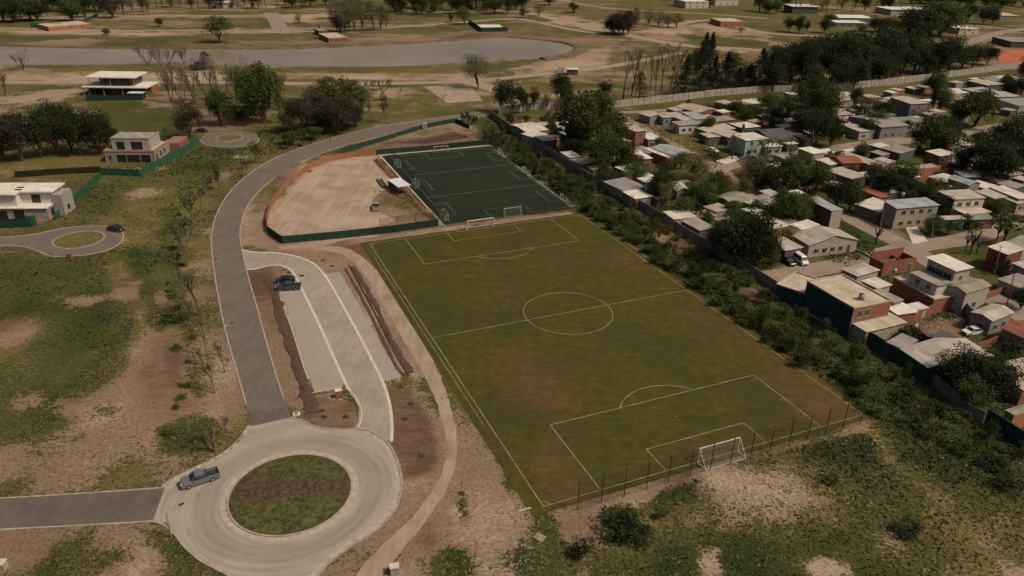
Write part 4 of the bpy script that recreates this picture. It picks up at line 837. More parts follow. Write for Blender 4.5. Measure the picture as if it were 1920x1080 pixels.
trees('dark green bush', 'on the rough ground at the near edge', 'bushes of the near rough ground', [('darkshrub',1160,1000,40,70),('darkshrub',1190,1010,34,60),('darkshrub',1700,1000,26,46),('shrub',1240,970,18,26),('shrub',1560,905,18,24),('darkshrub',1090,1040,30,40),('darkshrub',1880,920,24,40)])
trees('bushy green tree', 'on the rough plots left of the road', 'bushy trees left of the road', [('shrub',330,600,16,40),('green',545,270,26,34),('green',585,262,26,34),('darkshrub',460,218,24,60)])
trees('green tree', 'behind the conifers of the fence', 'trees behind the conifers', [('bright',1366,150,60,50),('bright',1305,150,70,40),('green',1390,160,40,50),('bright',1450,120,40,40)])
trees('scattered meadow tree', 'on the open plots beyond the lake', 'scattered trees beyond the lake', [('green',300,50,18,14),('grey',560,44,22,18),('green',200,66,14,16),('bright',980,34,22,22),('grey',1010,30,24,26),('green',1075,24,20,20),('dark',1030,10,24,26),('green',1440,24,26,24),('green',1455,26,28,24),('bright',1330,14,20,18),('grey',1390,62,14,20),('green',1660,60,30,30),('green',1740,70,36,40)])
# tree line along the upper edge of the picture
g = random.Random(41); rows = []
for x in range(6, 215, 17): rows.append((g.choice(['dark', 'green', 'dark', 'purple']), x+g.randint(-4, 4), 26+g.randint(-5, 14) if x > 60 else 46+g.randint(-12, 4), g.randint(40, 56), g.randint(34, 52)))
trees('dark tree', 'in the upper left corner row', 'dense row at the upper left', rows)
rows = [('poplar' if g.random() < .5 else g.choice(['grey', 'green', 'purple']), x+g.randint(-4, 4), 24+g.randint(-8, 4) if x < 290 else 13+g.randint(-3, 4), g.randint(26, 38), g.randint(16, 28)) for x in range(222, 620, 14)]
trees('slim tree', 'in the line at the upper left edge', 'slim tree line at the upper edge', rows)
rows = [(g.choice(['dark', 'dark', 'green', 'conifer']), x+g.randint(-4, 4), 21+g.randint(-6, 5), g.randint(34, 46), g.randint(26, 40)) for x in range(742, 985, 15)]
trees('dark tree', 'in the line above the lake', 'dark tree line above the lake', rows)
rows = [(g.choice(['poplar', 'green', 'dark', 'grey']), x+g.randint(-4, 4), 20+g.randint(-6, 5), g.randint(30, 40), g.randint(16, 30)) for x in range(1422, 1690, 13)]
trees('slim tree', 'in the upper right edge line', 'slim tree line at the upper right', rows)
rows = [(g.choice(['green', 'dark', 'grey']), x+g.randint(-4, 4), 10+g.randint(-4, 6), g.randint(18, 30), g.randint(22, 40)) for x in list(range(1710, 1925, 17))]
trees('round tree', 'in the upper right corner row', 'row at the upper right corner', rows)
# ------------------------------------------------------------------ belt of shrubs between the pitch and the wall
def LERP(a, b, t): return (a[0]+(b[0]-a[0])*t, a[1]+(b[1]-a[1])*t)
inner = [(905,262),(920,276),(1000,330),(1096,402),(1295,546),(1480,680),(1622,780),(1735,828),(1925,915)]
wallb = [(940,238),(1000,272),(1060,310),(1120,349),(1213,399),(1330,470),(1400,515),(1466,560),(1590,627),(1745,720),(1850,790),(1925,845)]
def along(poly_, t):
    q = [P(*p) for p in poly_]; d = [0]
    for a, b in zip(q, q[1:]): d.append(d[-1]+(b-a).length)
    s_ = t*d[-1]; i = 0
    while i < len(d)-2 and d[i+1] < s_: i += 1
    return q[i].lerp(q[i+1], (s_-d[i])/(d[i+1]-d[i]))
g = random.Random(12); rows = []
for k in range(350):
    t_ = ((k+g.random())/350); a = along(inner, t_); c = along(wallb, t_); u = g.betavariate(1.1, 2.0) if g.random() < .75 else g.uniform(0, .95); p = a.lerp(c, .05+.88*u)
    kd = g.choice(['darkshrub', 'shrub', 'shrub', 'shrub', 'shrub', 'shrub', 'dryshrub', 'darkshrub']); h = g.uniform(1.3, 3.2)*(1.15 if p.y > 110 else .8); w = g.uniform(2.4, 5.0)
    if g.random() < .18: kd = g.choice(['greensapling', 'greensapling', 'green']); h = g.uniform(3, 5.5); w = g.uniform(1.8, 3.4)
    rows.append((t_ > .5, -t_, kd, p, h, w))
for far in (True, False):
    for ks, desc in ((('shrub',), 'green shrub'), (('darkshrub',), 'dark shrub'), (('dryshrub',), 'pale dry shrub'), (('greensapling', 'green'), 'young tree')):
        sel = sorted([r for r in rows if r[2] in ks and r[0] == far], key=lambda r: r[1])
        for i, (_, _, kd, p, h, w) in enumerate(sel):
            tree_at(kd, p.x, p.y, h, w, NAMES[kd] if 'shrub' in kd else 'young_tree', f"{desc} in the {'near' if far else 'far'} half of the weedy belt, {ordw(i+1)} from its near end", 'shrub' if 'shrub' in kd else 'tree', desc+'s of the weedy belt')
g = random.Random(13); rows = []
for k in range(26):
    t_ = (k+g.random())/26; q = along([(300,830),(345,760),(352,700),(345,620),(320,560),(330,480),(345,400),(400,330)], t_); rows.append((q.y, q+Vector((g.uniform(-1.5, 1.5), g.uniform(-1.5, 1.5), 0))))
rows.sort(key=lambda r: r[0])
for i, (_, p) in enumerate(rows): tree_at(g.choice(['shrub', 'darkshrub', 'shrub']), p.x, p.y, g.uniform(.4, 1.3), g.uniform(1.2, 3), 'shrub', f"scrubby shrub by the young roadside trees, {ordw(i+1)} from the near end", 'shrub', 'scrub along the roadside trees')
# ------------------------------------------------------------------ weeds and tufts: nobody could count them
def tufts(name, n, x0, x1, y0, y1, size, m, seed, thr=.55, lush=0., upright=.35, excl=None):
    g = np.random.RandomState(seed); X = g.uniform(x0, x1, n*6); Y = g.uniform(y0, y1, n*6); V = []; Fc = []; c = 0
    for x, y in zip(X, Y):
        cv = cover_at(x, y)
        if cv[0]+g.normal(0, .12) < thr or cv[2] < lush: continue
        if blocked(x, y): continue
        s_ = size*g.uniform(.5, 1.6)*(1+max(0, y-100)/300)
        for k in range(4):
            a = g.uniform(0, 3.14); ca_, sa_ = math.cos(a)*s_, math.sin(a)*s_; ox, oy = g.normal(0, s_*.5), g.normal(0, s_*.5); hz = s_*g.uniform(.3, 1)*upright*2; n_ = len(V); lx, ly = g.normal(0, .4)*s_, g.normal(0, .4)*s_
            V += [(x+ox-ca_*.5, y+oy-sa_*.5, 0), (x+ox+ca_*.5, y+oy+sa_*.5, 0), (x+ox+ca_*.6+lx, y+oy+sa_*.6+ly, hz), (x+ox-ca_*.6+lx, y+oy-sa_*.6+ly, hz)]; Fc.append((n_, n_+1, n_+2, n_+3))
        c += 1
        if c >= n: break
    me = bpy.data.meshes.new(name); me.from_pydata(V, [], Fc); me.materials.append(m); o = bpy.data.objects.new(name, me); col.objects.link(o); o['kind'] = 'stuff'; return o
def in_poly(x, y, q):
    ins = False; j = len(q)-1
    for i in range(len(q)):
        if (q[i][1] > y) != (q[j][1] > y) and x < (q[j][0]-q[i][0])*(y-q[i][1])/(q[j][1]-q[i][1])+q[i][0]: ins = not ins
        j = i
    return ins
NOGO = [[(p.x, p.y) for p in q] for q in (outer_r+outer_l[::-1]+top_l[::-1]+isl_edge, La+Ra[::-1], [F(-3.2, -.8), F(PW+1.8, -.8), F(PW+1.8, PL+1.5), F(-3.2, PL+1.5)],
 PX([(0,935),(309,915),(286,978),(-200,1005),(-260,946)]), PX([(498,430),(505,380),(540,335),(640,287),(790,240),(855,233),(918,270),(1078,392),(830,430),(530,457)]), outd+ind[::-1], PX([(505,520),(637,510),(755,706),(640,790),(590,760)]),
 PX([(375,250),(480,248),(488,270),(440,278),(375,275)]), PX([(0,445),(120,428),(215,428),(231,438),(205,468),(130,481),(60,467),(0,461)]))]
def blocked(x, y): return any(in_poly(x, y, q) for q in NOGO)
TG = M('tuft_green', (.062, .068, .024), lo=.5, hi=1.3, scale=2); TD = M('tuft_dry', (.17, .135, .065), lo=.6, hi=1.2, scale=2)
tufts('weeds', 9000, -15, 95, 58, 108, .16, TG, 1, .60); tufts('dry_grass', 7000, -15, 95, 58, 108, .15, TD, 2, .40)
tufts('weeds', 5000, -75, -32, 60, 135, .15, TG, 3, .70); tufts('dry_grass', 5000, -75, -25, 60, 150, .14, TD, 4, .35)
tufts('weeds', 12000, -12, 90, 85, 300, .22, TG, 5, .72, .52); tufts('dry_grass', 5000, -12, 90, 85, 300, .2, TD, 7, .6); tufts('weeds', 5000, -130, -30, 120, 300, .22, TG, 6, .75)
def scatter(name, n, poly_px, size, m, seed, flat=.5):
    g = random.Random(seed); q = [(p.x, p.y) for p in PX(poly_px)]; xs = [p[0] for p in q]; ys = [p[1] for p in q]; b = MB(); c = 0
    while c < n:
        x, y = g.uniform(min(xs), max(xs)), g.uniform(min(ys), max(ys))
        if not in_poly(x, y, q): continue
        s_ = size*g.uniform(.4, 1.5); M_ = Matrix.Translation((x, y, 0))@Matrix.Rotation(g.uniform(0, 6.28), 4, 'Z')@Matrix.Rotation(g.uniform(-.5, .5), 4, 'X')
        b.box(-s_*g.uniform(.3, 1), s_*g.uniform(.3, 1), -s_*.4, s_*.4, -s_*.1, s_*flat*g.uniform(.4, 1), 0, M_); c += 1
    o = b.build(name, m); o['kind'] = 'stuff'; return o
rub = M('rubble', (.30, .23, .165), lo=.7)
scatter('rubble', 500, [(1370,880),(1450,865),(1570,880),(1600,925),(1520,965),(1380,960),(1350,920)], .12, rub, 1)
scatter('rubble', 260, [(678,470),(690,490),(800,665),(850,735),(985,945),(970,955),(860,790),(800,690)], .10, rub, 2)
scatter('rubble', 500, [(900,900),(1010,960),(1030,1090),(850,1090)], .12, rub, 3)
scatter('rubble', 300, [(380,470),(395,470),(470,770),(466,800),(440,800),(395,600)], .12, rub, 4)
scatter('clods', 500, [(0,840),(300,850),(400,860),(300,915),(0,930)], .09, MAT['soilheap'], 5)
scatter('clods', 500, [(735,720),(772,712),(826,820),(818,885),(765,900),(740,840)], .07, MAT['soilheap'], 6)
scatter('clods', 200, [(505,520),(520,515),(590,740),(575,760)], .15, MAT['soilheap'], 7)
scatter('rubble', 160, [(210,318),(320,310),(318,318),(215,326)], .3, rub, 8)
scatter('rubble', 120, [(690,355),(700,350),(805,400),(790,405)], .3, M('red_rubble', (.22, .12, .08)), 9)
# dug planting rings
g = random.Random(5); PITS = [(542,511),(566,517),(606,488),(622,499),(751,726),(770,757),(759,786),(790,855),(865,925),(603,770),(608,782),(648,782)]
for x, y in PITS:
    c = P(x, y); pts = [c+Vector((math.cos(a), math.sin(a), 0))*g.uniform(.42, .6) for a in np.linspace(0, 6.283, 14)[:-1]]; poly('planting_pit', pts, .03, MAT['pit'])
# ================================================================== HOUSES
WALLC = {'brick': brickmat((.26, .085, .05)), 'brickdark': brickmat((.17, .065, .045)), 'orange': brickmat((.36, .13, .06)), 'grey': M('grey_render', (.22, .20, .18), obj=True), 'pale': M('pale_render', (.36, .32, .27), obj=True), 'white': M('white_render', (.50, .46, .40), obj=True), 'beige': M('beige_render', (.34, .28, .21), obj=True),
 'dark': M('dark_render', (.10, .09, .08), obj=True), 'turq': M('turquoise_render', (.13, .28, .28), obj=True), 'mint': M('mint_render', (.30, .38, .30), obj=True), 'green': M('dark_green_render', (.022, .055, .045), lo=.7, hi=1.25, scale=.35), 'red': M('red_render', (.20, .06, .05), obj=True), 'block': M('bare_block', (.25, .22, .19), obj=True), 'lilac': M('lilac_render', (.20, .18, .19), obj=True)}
ROOFC = {'tin': tinmat((.43, .38, .32)), 'tinlight': tinmat((.60, .54, .46), .12), 'tinwhite': tinmat((.62, .58, .52), .05), 'tingrey': tinmat((.28, .255, .23)), 'tinrust': tinmat((.42, .34, .27), .7), 'tinblue': tinmat((.33, .35, .35), .15),
 'slate': tinmat((.085, .075, .078), .1), 'tile': tinmat((.25, .09, .055), .3), 'tilebrown': tinmat((.17, .09, .065), .3), 'screed': M('roof_screed', (.47, .38, .29), lo=.7, hi=1.15, scale=.35), 'screedgrey': M('grey_screed', (.29, .255, .215), lo=.7, scale=.4), 'screedwhite': M('white_screed', (.58, .53, .46), lo=.85, scale=.4), 'greenish': tinmat((.20, .24, .18), .2), 'yellowish': tinmat((.47, .42, .30), .15), 'olive': tinmat((.27, .25, .19), .3)}
def frame3(A, B, C, h):
    a, b, c = P(*A, h), P(*B, h), P(*C, h); v1 = a-b; v2 = c-b
    a1 = math.atan2(v1.y, v1.x); a2 = math.atan2(v2.y, v2.x); d = (a1-a2+math.pi) % (2*math.pi)-math.pi
    err = (d-math.pi/2)/2; a2 += err
    return b, a2, v2.length, v1.length
def windows(par, w, d, side, n, z0, z1, ww, wm=None, doors=0, lo=.08, hi=.92):
    L = w if side == 'R' else d; tot = n+doors
    for k in range(tot):
        s_ = L*(lo+(hi-lo)*(k+.5)/tot); isdoor = k >= n
        a, b_ = s_-ww/2, s_+ww/2; zz0 = .02 if isdoor else z0; zz1 = z1
        if isdoor: a, b_ = s_-.45, s_+.45; zz1 = z0-z0 % 3+2.1 if z0 < 3 else z1
        mb = MB(); fr = .07
        def bx(p0, p1, q0, q1, e0, e1, mi):
            if side == 'R': mb.box(p0, p1, -e1, -e0, q0, q1, mi)
            else: mb.box(-e1, -e0, p0, p1, q0, q1, mi)
        bx(a, b_, zz0, zz1, .0, .03, 0); bx(a-fr, a, zz0-fr, zz1+fr, .0, .05, 1); bx(b_, b_+fr, zz0-fr, zz1+fr, .0, .05, 1); bx(a, b_, zz1, zz1+fr, .0, .05, 1)
        if not isdoor: bx(a-fr, b_+fr, zz0-fr*1.6, zz0-.001, .0, .08, 1); bx((a+b_)/2-.025, (a+b_)/2+.025, zz0, zz1, .03, .045, 1)
        mb.build('door' if isdoor else 'window', [wm or (MAT['door'] if isdoor else MAT['glass']), MAT['frame']], par)
MAT['door'] = M('door_paint', (.10, .07, .05))
def roofmesh(style, w, d, h, rh, ov, para=.25):
    b = MB(); t = .09
    if style in ('tin', 'tinx'):                           # one slope, high at the back
        k = rh*.4
        za, zb = (h, h+k)
        if style == 'tin': vs = [(-ov, -ov, za), (w+ov, -ov, za), (w+ov, d+ov, zb), (-ov, d+ov, zb)]
        else: vs = [(-ov, -ov, za), (w+ov, -ov, zb), (w+ov, d+ov, zb), (-ov, d+ov, za)]
        b.add([(x, y, z) for x, y, z in vs]+[(x, y, z+t) for x, y, z in vs], [(3, 2, 1, 0), (4, 5, 6, 7), (0, 1, 5, 4), (1, 2, 6, 5), (2, 3, 7, 6), (3, 0, 4, 7)])
    elif style == 'flat': b.box(-ov, w+ov, -ov, d+ov, h-.12, h+.06)
    elif style == 'para':
        b.box(.02, w-.02, .02, d-.02, h-.45, h-.3)
        b.box(-.06, w+.06, -.06, .16, h-.28, h); b.box(-.06, w+.06, d-.16, d+.06, h-.28, h); b.box(-.06, .16, .162, d-.162, h-.28, h); b.box(w-.16, w+.06, .162, d-.162, h-.28, h)
    elif style in ('gx', 'gy'):                            # ridge along x / along y
        def slab(p):
            n = len(b.v); b.add(p+[(x, y, z+t) for x, y, z in p], [(3, 2, 1, 0), (4, 5, 6, 7), (0, 1, 5, 4), (1, 2, 6, 5), (2, 3, 7, 6), (3, 0, 4, 7)])
        if style == 'gx': e = rh*ov/(d/2); slab([(-ov, -ov, h-e), (w+ov, -ov, h-e), (w+ov, d/2, h+rh), (-ov, d/2, h+rh)]); slab([(-ov, d/2, h+rh), (w+ov, d/2, h+rh), (w+ov, d+ov, h-e), (-ov, d+ov, h-e)])
        else: e = rh*ov/(w/2); slab([(-ov, -ov, h-e), (w/2, -ov, h+rh), (w/2, d+ov, h+rh), (-ov, d+ov, h-e)]); slab([(w/2, -ov, h+rh), (w+ov, -ov, h-e), (w+ov, d+ov, h-e), (w/2, d+ov, h+rh)])
    elif style == 'hip':
        q = min(w, d)/2*.95; r0, r1 = ((q, d/2), (w-q, d/2)) if w >= d else ((w/2, q), (w/2, d-q))
        v = [(-ov, -ov, h), (w+ov, -ov, h), (w+ov, d+ov, h), (-ov, d+ov, h), (*r0, h+rh), (*r1, h+rh), (-ov, -ov, h-.1), (w+ov, -ov, h-.1), (w+ov, d+ov, h-.1), (-ov, d+ov, h-.1)]
        f = [(0, 1, 5, 4), (1, 2, 5), (2, 3, 4, 5), (3, 0, 4)] if w >= d else [(0, 1, 4), (1, 2, 5, 4), (2, 3, 5), (3, 0, 4, 5)]
        b.add(v, f+[(6, 7, 1, 0), (7, 8, 2, 1), (8, 9, 3, 2), (9, 6, 0, 3), (9, 8, 7, 6)])
    return b
HG = 'houses of the settlement beyond the wall'
FOOT = []
def house(label, A, B, C, h, wall, roof, style='tin', rh=.9, R_=(1, 1), L_=(1, 0), ov=.28, wallL=None, floors=None, name='house', cat='house', group=HG, fl=None):
    b, rz, w, d = frame3(A, B, C, h)
    FOOT.append((b.x+math.cos(rz)*w/2-math.sin(rz)*d/2, b.y+math.sin(rz)*w/2+math.cos(rz)*d/2, w/2, d/2, rz))
    e = empty(name, (b.x, b.y, 0), rz, label, cat, group)
    m = MB(); top = h-.01 if style != 'flat' else h-.13
    m.box(0, w, 0, d, -.05, top)
    if style == 'para': m = MB(); m.box(0, w, 0, d, -.05, h-.46); m.box(0, w, 0, .1, h-.459, h-.285); m.box(0, w, d-.1, d, h-.459, h-.285); m.box(0, .1, .101, d-.101, h-.459, h-.285); m.box(w-.1, w, .101, d-.101, h-.459, h-.285)
    if style == 'gx': m.add([(0, 0, h-.01), (0, d, h-.01), (0, d/2, h+rh-.01), (w, 0, h-.01), (w, d, h-.01), (w, d/2, h+rh-.01)], [(0, 2, 1), (3, 4, 5)])
    if style == 'gy': m.add([(0, 0, h-.01), (w, 0, h-.01), (w/2, 0, h+rh-.01), (0, d, h-.01), (w, d, h-.01), (w/2, d, h+rh-.01)], [(0, 1, 2), (3, 5, 4)])
    if style in ('tin', 'tinx'):
        k = rh*.4
        if style == 'tin': m.add([(0, 0, top), (0, d, top), (0, d, h+k*(d/(d+2*ov)+.1)-.02), (w, 0, top), (w, d, top), (w, d, h+k*(d/(d+2*ov)+.1)-.02)], [(0, 2, 1), (3, 4, 5), (1, 2, 5, 4)])
        else: m.add([(0, 0, top), (w, 0, top), (w, 0, h+k*.98-.02), (0, d, top), (w, d, top), (w, d, h+k*.98-.02)], [(0, 1, 2), (3, 5, 4), (1, 4, 5, 2)])
    wm = [WALLC[wall]]
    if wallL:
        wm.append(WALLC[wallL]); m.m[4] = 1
    m.build('wall', wm, e)
    if fl: mm = MB(); mm.box(-.04, w+.04, -.04, d+.04, fl[0], fl[0]+.22); mm.build('floor_band', MAT['frame'], e)
    if roof: roofmesh(style, w, d, h, rh, ov).build('roof', ROOFC[roof], e)
    F_ = 2 if h > 5 else 1
    for f_ in range(F_):
        z = .9+f_*3; 
        if R_[0]+R_[1]: windows(e, w, d, 'R', R_[0], z, z+1.1, min(1.2, w/(R_[0]+R_[1]+1)), doors=R_[1] if f_ == 0 else 0)
        if L_[0]+L_[1]: windows(e, w, d, 'L', L_[0], z, z+1.1, min(1.1, d/(L_[0]+L_[1]+1)), doors=L_[1] if f_ == 0 else 0)
    return e, w, d
NW, N0 = (0, 0), (1, 0)
for r in [
 ("grey house with twin tin roof behind the head of the grey wall", (965,233),(987,248),(1024,242),3,'grey','tinlight','gx',.5,N0,NW),
 ("small white-roofed shed behind the twin-roofed house", (986,251),(999,258),(1015,250),2.8,'pale','tinwhite','tin',.6,NW,NW),
 ("low dark-roofed house beside the grey wall's upper stretch", (1007,257),(1019,265),(1042,261),3,'dark','tingrey','tin',.6,N0,NW),
 ("tiny white striped roof shed close behind the grey wall", (1061,286),(1069,296),(1085,292),2.8,'pale','tinwhite','tin',.6,NW,NW),
 ("yellowish flat-roofed room against the grey wall", (1076,299),(1090,308),(1106,303),2.8,'brick','screed','flat',.3,NW,NW),
 ("small reddish lean-to behind the twin-roofed house", (1008,231),(1016,236),(1030,232),2.8,'brick','tinrust','tin',.4,NW,NW),
 ("two-storey dark brick house beside the upper street", (1164,234),(1192,247),(1210,244),6,'brick','tin','tin',.6,(1,0),(1,0)),
 ("white-roofed wing on the street side of the brick house", (1211,252),(1216,262),(1234,258),3.2,'grey','tinwhite','tin',.6,(2,0),NW),
 ("brick house with bright white roof below the two-storey brick house", (1173,283),(1203,298),(1223,297),3.5,'brick','screedwhite','flat',.3,(2,0),N0),
 ("small pink-roofed shed left of the two-storey brick house", (1152,254),(1160,259),(1173,256),2.8,'pale','tinrust','tin',.5,NW,NW),
 ("little rusty-roofed shed below the two-storey brick house", (1160,262),(1169,267),(1181,262),2.6,'brick','tinrust','tin',.5,NW,NW),
 ("long house with pale blue tin roof below the upper street", (1241,275),(1270,294),(1290,284),3.4,'dark','tinblue','gy',.6,N0,NW),
 ("white lean-to roof along the blue-roofed house", (1225,278),(1256,297),(1268,292),3,'brick','tinwhite','tin',.4,NW,NW),
 ("flat grey roofed house between the white roof and the blue roof", (1196,276),(1214,287),(1228,283),2.9,'dark','tingrey','flat',.4,NW,NW),
 ("stone-walled cottage at the corner of the upper street", (1207,212),(1219,219),(1235,213),3,'grey','tin','gy',.5,NW,N0),
 ("turquoise cottage with patchy roof on the upper street", (1235,213),(1244,221),(1264,218),3,'turq','tinrust','tin',.6,(2,0),NW),
 ("pale-roofed cottage right of the turquoise cottage", (1262,213),(1281,226),(1294,222),3,'grey','tin','tin',.6,N0,NW),
 ("white flat-roofed house with dark windows on the upper street", (1265,228),(1274,235),(1310,230),3.4,'white','screedgrey','flat',.3,(3,0),N0),
 ("long grey-blue roofed house behind the white house", (1283,212),(1304,224),(1327,222),3.2,'grey','tinblue','tin',.8,NW,NW),
 ("tan-roofed cottage nearest to the panel fence", (1287,198),(1312,211),(1320,201),3,'brickdark','tinrust','gy',.5,NW,NW),
 ("bare red brick room behind the white house", (1308,227),(1314,233),(1332,226),3.2,'brick','screedgrey','para',.3,NW,NW),
 ("brick shed with small grey gable behind the yellowish roof", (1334,222),(1340,228),(1364,221),3.2,'brick','tingrey','tin',.9,NW,NW),
 ("house with broad yellowish roof in the upper block", (1313,241),(1331,249),(1368,237),3,'grey','yellowish','tin',.6,NW,N0),
 ("open shed with grey roof below the yellowish roof", (1317,251),(1328,258),(1348,255),2.8,'dark','tin','tin',.4,NW,NW),
 ("house with grey roof behind the leftmost palm", (1342,248),(1366,258),(1384,250),3,'dark','tin','tin',.8,NW,N0),
 ("house with pale hip roof and roof tank in the upper block", (1370,231),(1392,240),(1423,236),3.8,'dark','tinlight','hip',.9,N0,N0),
 ("two-storey mint-green house behind the palms", (1382,253),(1399,264),(1430,257),5.6,'mint','tinlight','tin',.7,(2,1),NW),
 ("low mint-green house right of the two-storey mint house", (1430,270),(1436,276),(1460,272),3,'mint','tinlight','tin',.5,(2,0),NW),
 ("house with steep dark slate roof in the upper block", (1420,245),(1450,266),(1478,257),3.6,'brick','slate','gx',2.2,NW,NW),
 ("low white-roofed house below the tall conifers", (1378,190),(1396,197),(1432,191),3.2,'pale','tinlight','tin',.6,N0,NW),
 ("dark-walled house beside the low white-roofed house", (1408,197),(1428,204),(1450,201),3.2,'dark','tin','tin',.7,N0,NW),
 ("white canopy roof right of the palms", (1465,262),(1477,271),(1489,267),2.8,'dark','tinwhite','tin',.3,NW,NW),
 ("long brown and white roofed house behind the beige house", (1475,246),(1510,262),(1524,260),3,'dark','tinrust','tin',.6,N0,NW),
 ("beige house with pale flat roof at the upper cross street", (1498,278),(1525,288),(1547,285),4,'beige','screedwhite','flat',.3,(2,0),N0),
 ("pink-grey roofed house right of the tall green trees", (1550,173),(1572,190),(1582,180),3,'grey','tinrust','tin',.7,NW,NW),
 ("small hip-roofed house right of the tall green trees", (1553,190),(1560,200),(1582,196),3.2,'white','tingrey','hip',.9,N0,NW),
 ("low pink roof below the small hip-roofed house", (1557,206),(1570,216),(1591,212),2.8,'pale','tinrust','tin',.5,NW,NW),
 ("narrow grey roofed house in the row down to the cross street", (1582,221),(1596,231),(1611,227),3,'brickdark','tin','tin',.5,NW,NW),
 ("grey roofed house at the lower end of that row", (1593,233),(1612,247),(1624,244),3.2,'pale','tin','tin',.5,N0,NW),
 ("narrow blue-grey roof beside the row's lower end", (1610,234),(1625,246),(1636,244),3,'pale','tinblue','tin',.4,NW,NW),
 ("large grey gabled house with green-roofed back", (1622,218),(1653,239),(1682,230),4.6,'lilac','tingrey','gx',1.2,(2,1),NW),
 ("small pale green box house behind the grey gabled house", (1642,208),(1648,216),(1671,213),3.6,'mint','greenish','flat',.3,NW,NW),
 ("beige house with pale hip roof under the panel fence", (1642,187),(1665,194),(1688,190),4.2,'beige','tinlight','hip',1.2,(2,0),N0),
 ("two-storey lilac-grey house under the panel fence", (1685,183),(1708,195),(1731,191),6,'lilac','tin','tin',.6,(1,1),NW),
 ("small beige two-storey block right of the lilac-grey house", (1731,187),(1736,191),(1749,188),5,'beige','screedwhite','flat',.3,N0,NW),
 ("grey-roofed house behind the broad green trees", (1730,213),(1750,219),(1773,216),3,'brick','tin','tin',.6,NW,NW),
 ("low greenish roofed house right of the grey gabled house", (1687,222),(1700,232),(1722,225),3,'pale','greenish','tin',.6,N0,NW),
 ("white and brown roofed house right of the dark tree", (1767,179),(1785,188),(1798,182),3,'pale','tinrust','tin',.6,NW,NW),
 ("little white-roofed house nearest the right fence stretch", (1773,168),(1790,176),(1802,171),3,'white','tinwhite','tin',.5,NW,NW),
 ("rust-blotched long roof along the right fence stretch", (1827,152),(1850,160),(1869,155),3,'dark','tin','tin',.6,NW,NW),  # plain tin with brown rust blotches
 ("green-grey roof beside the long roof at the right fence", (1845,146),(1865,152),(1886,147),3,'dark','greenish','tin',.5,NW,NW),
 ("pale roof at the right end of the fence stretch", (1882,144),(1900,153),(1911,147),3,'pale','tinlight','tin',.5,NW,NW),
 ("wide blue-grey roof in the upper right yards", (1807,167),(1832,174),(1862,169),3,'dark','tinblue','tin',.6,NW,NW),
 ("pale tan roof below the wide blue-grey roof", (1855,174),(1871,182),(1896,177),3,'pale','tin','tin',.5,NW,NW),
 ("white-walled house with grey roof at the right edge, upper street", (1890,187),(1912,199),(1945,191),3.6,'white','tingrey','tin',.7,N0,N0),
 ("two-storey red brick house with pale square roof", (1737,285),(1763,293),(1788,289),5.8,'brickdark','tinlight','tin',.7,(2,1),N0),
 ("low pale roof right of the square-roofed brick house", (1782,303),(1800,312),(1816,307),3,'brick','tin','tin',.5,NW,NW),
 ("low dark-walled house with light roof left of the long gable", (1748,332),(1776,343),(1793,334),3,'dark','tinlight','tin',.6,NW,NW),
 ("grey house with pale blue roof behind the beige two-storey house", (1781,334),(1818,347),(1836,343),5,'grey','tinblue','gy',.8,N0,NW),
 ("small white-blue roof behind the pale blue roof", (1795,323),(1809,332),(1830,330),3.2,'dark','tinblue','tin',.4,NW,NW),
 ("two-storey house with shade-toned dark side wall and white front", (1767,360),(1790,374),(1837,367),6,'white','tin','tin',.6,(3,0),NW,.28,'dark'),  # the left wall's dark colour carries the shade of that side
 ("cream porch roof in front of the white-fronted house", (1787,389),(1813,402),(1849,394),3.1,'pale','screed','flat',.2,NW,NW),
 ("red-walled front room with grey-green roof", (1812,404),(1821,412),(1854,406),2.8,'red','greenish','tin',.4,(2,1),NW),
 ("turquoise garage left of the red-walled front room", (1765,407),(1770,412),(1800,406),2.8,'turq','tin','tin',.3,(1,1),NW),
 ("two-storey beige corner house with pale grey roof", (1662,379),(1682,391),(1751,381),5.8,'beige','tinblue','tin',.9,(4,0),NW,.28,'grey'),  # left wall greyer than the beige front: shade put into its colour
 ("low pale-roofed house left of the corner house", (1613,382),(1649,398),(1664,381),3,'dark','tinlight','tin',.6,N0,N0),
 ("long red-tiled strip roof behind the corner house", (1620,356),(1651,371),(1664,367),2.8,'brick','tile','tin',.5,NW,NW),
 ("orange brick house with corrugated grey roof", (1555,320),(1598,336),(1619,328),3.8,'dark','tin','tin',.7,NW,NW,.28),
 ("tall orange brick wall house half hidden by trees", (1715,310),(1724,316),(1747,307),4.6,'orange','tinrust','para',.3,NW,NW),
 ("long narrow pale roof stretching behind the grey corrugated roof", (1588,287),(1664,319),(1676,313),3,'brick','tinrust','tin',.5,NW,NW),
 ("red-tiled house left of the long narrow roof", (1564,293),(1580,306),(1614,303),3,'brick','tile','gx',.9,NW,NW),
 ("dark lilac roofed house at the lower side of the cross street", (1658,278),(1688,288),(1702,277),3,'dark','tingrey','tin',.7,NW,NW),
 ("grey-roofed house at the right edge behind its porch", (1833,360),(1866,373),(1884,367),3.2,'grey','tin','tin',.7,N0,NW),
 ("long pale-roofed house at the right edge", (1873,352),(1911,373),(1926,367),3.6,'grey','tinlight','tin',.6,N0,NW),
 ("arched porch house at the right edge", (1888,373),(1908,382),(1935,376),2.8,'beige','tinrust','tin',.4,(3,0),NW),
 ("grey-roofed house against the grey wall's middle stretch", (1142,341),(1171,359),(1203,348),2.9,'grey','tingrey','tin',.7,NW,NW),
 ("bright white roof against the grey wall's middle stretch", (1172,361),(1192,373),(1220,367),2.9,'grey','screedwhite','tin',.5,NW,NW),
 ("cream-roofed house behind the wall, above the large dark trees", (1250,398),(1264,411),(1300,404),3,'beige','tinlight','tin',.4,N0,NW),
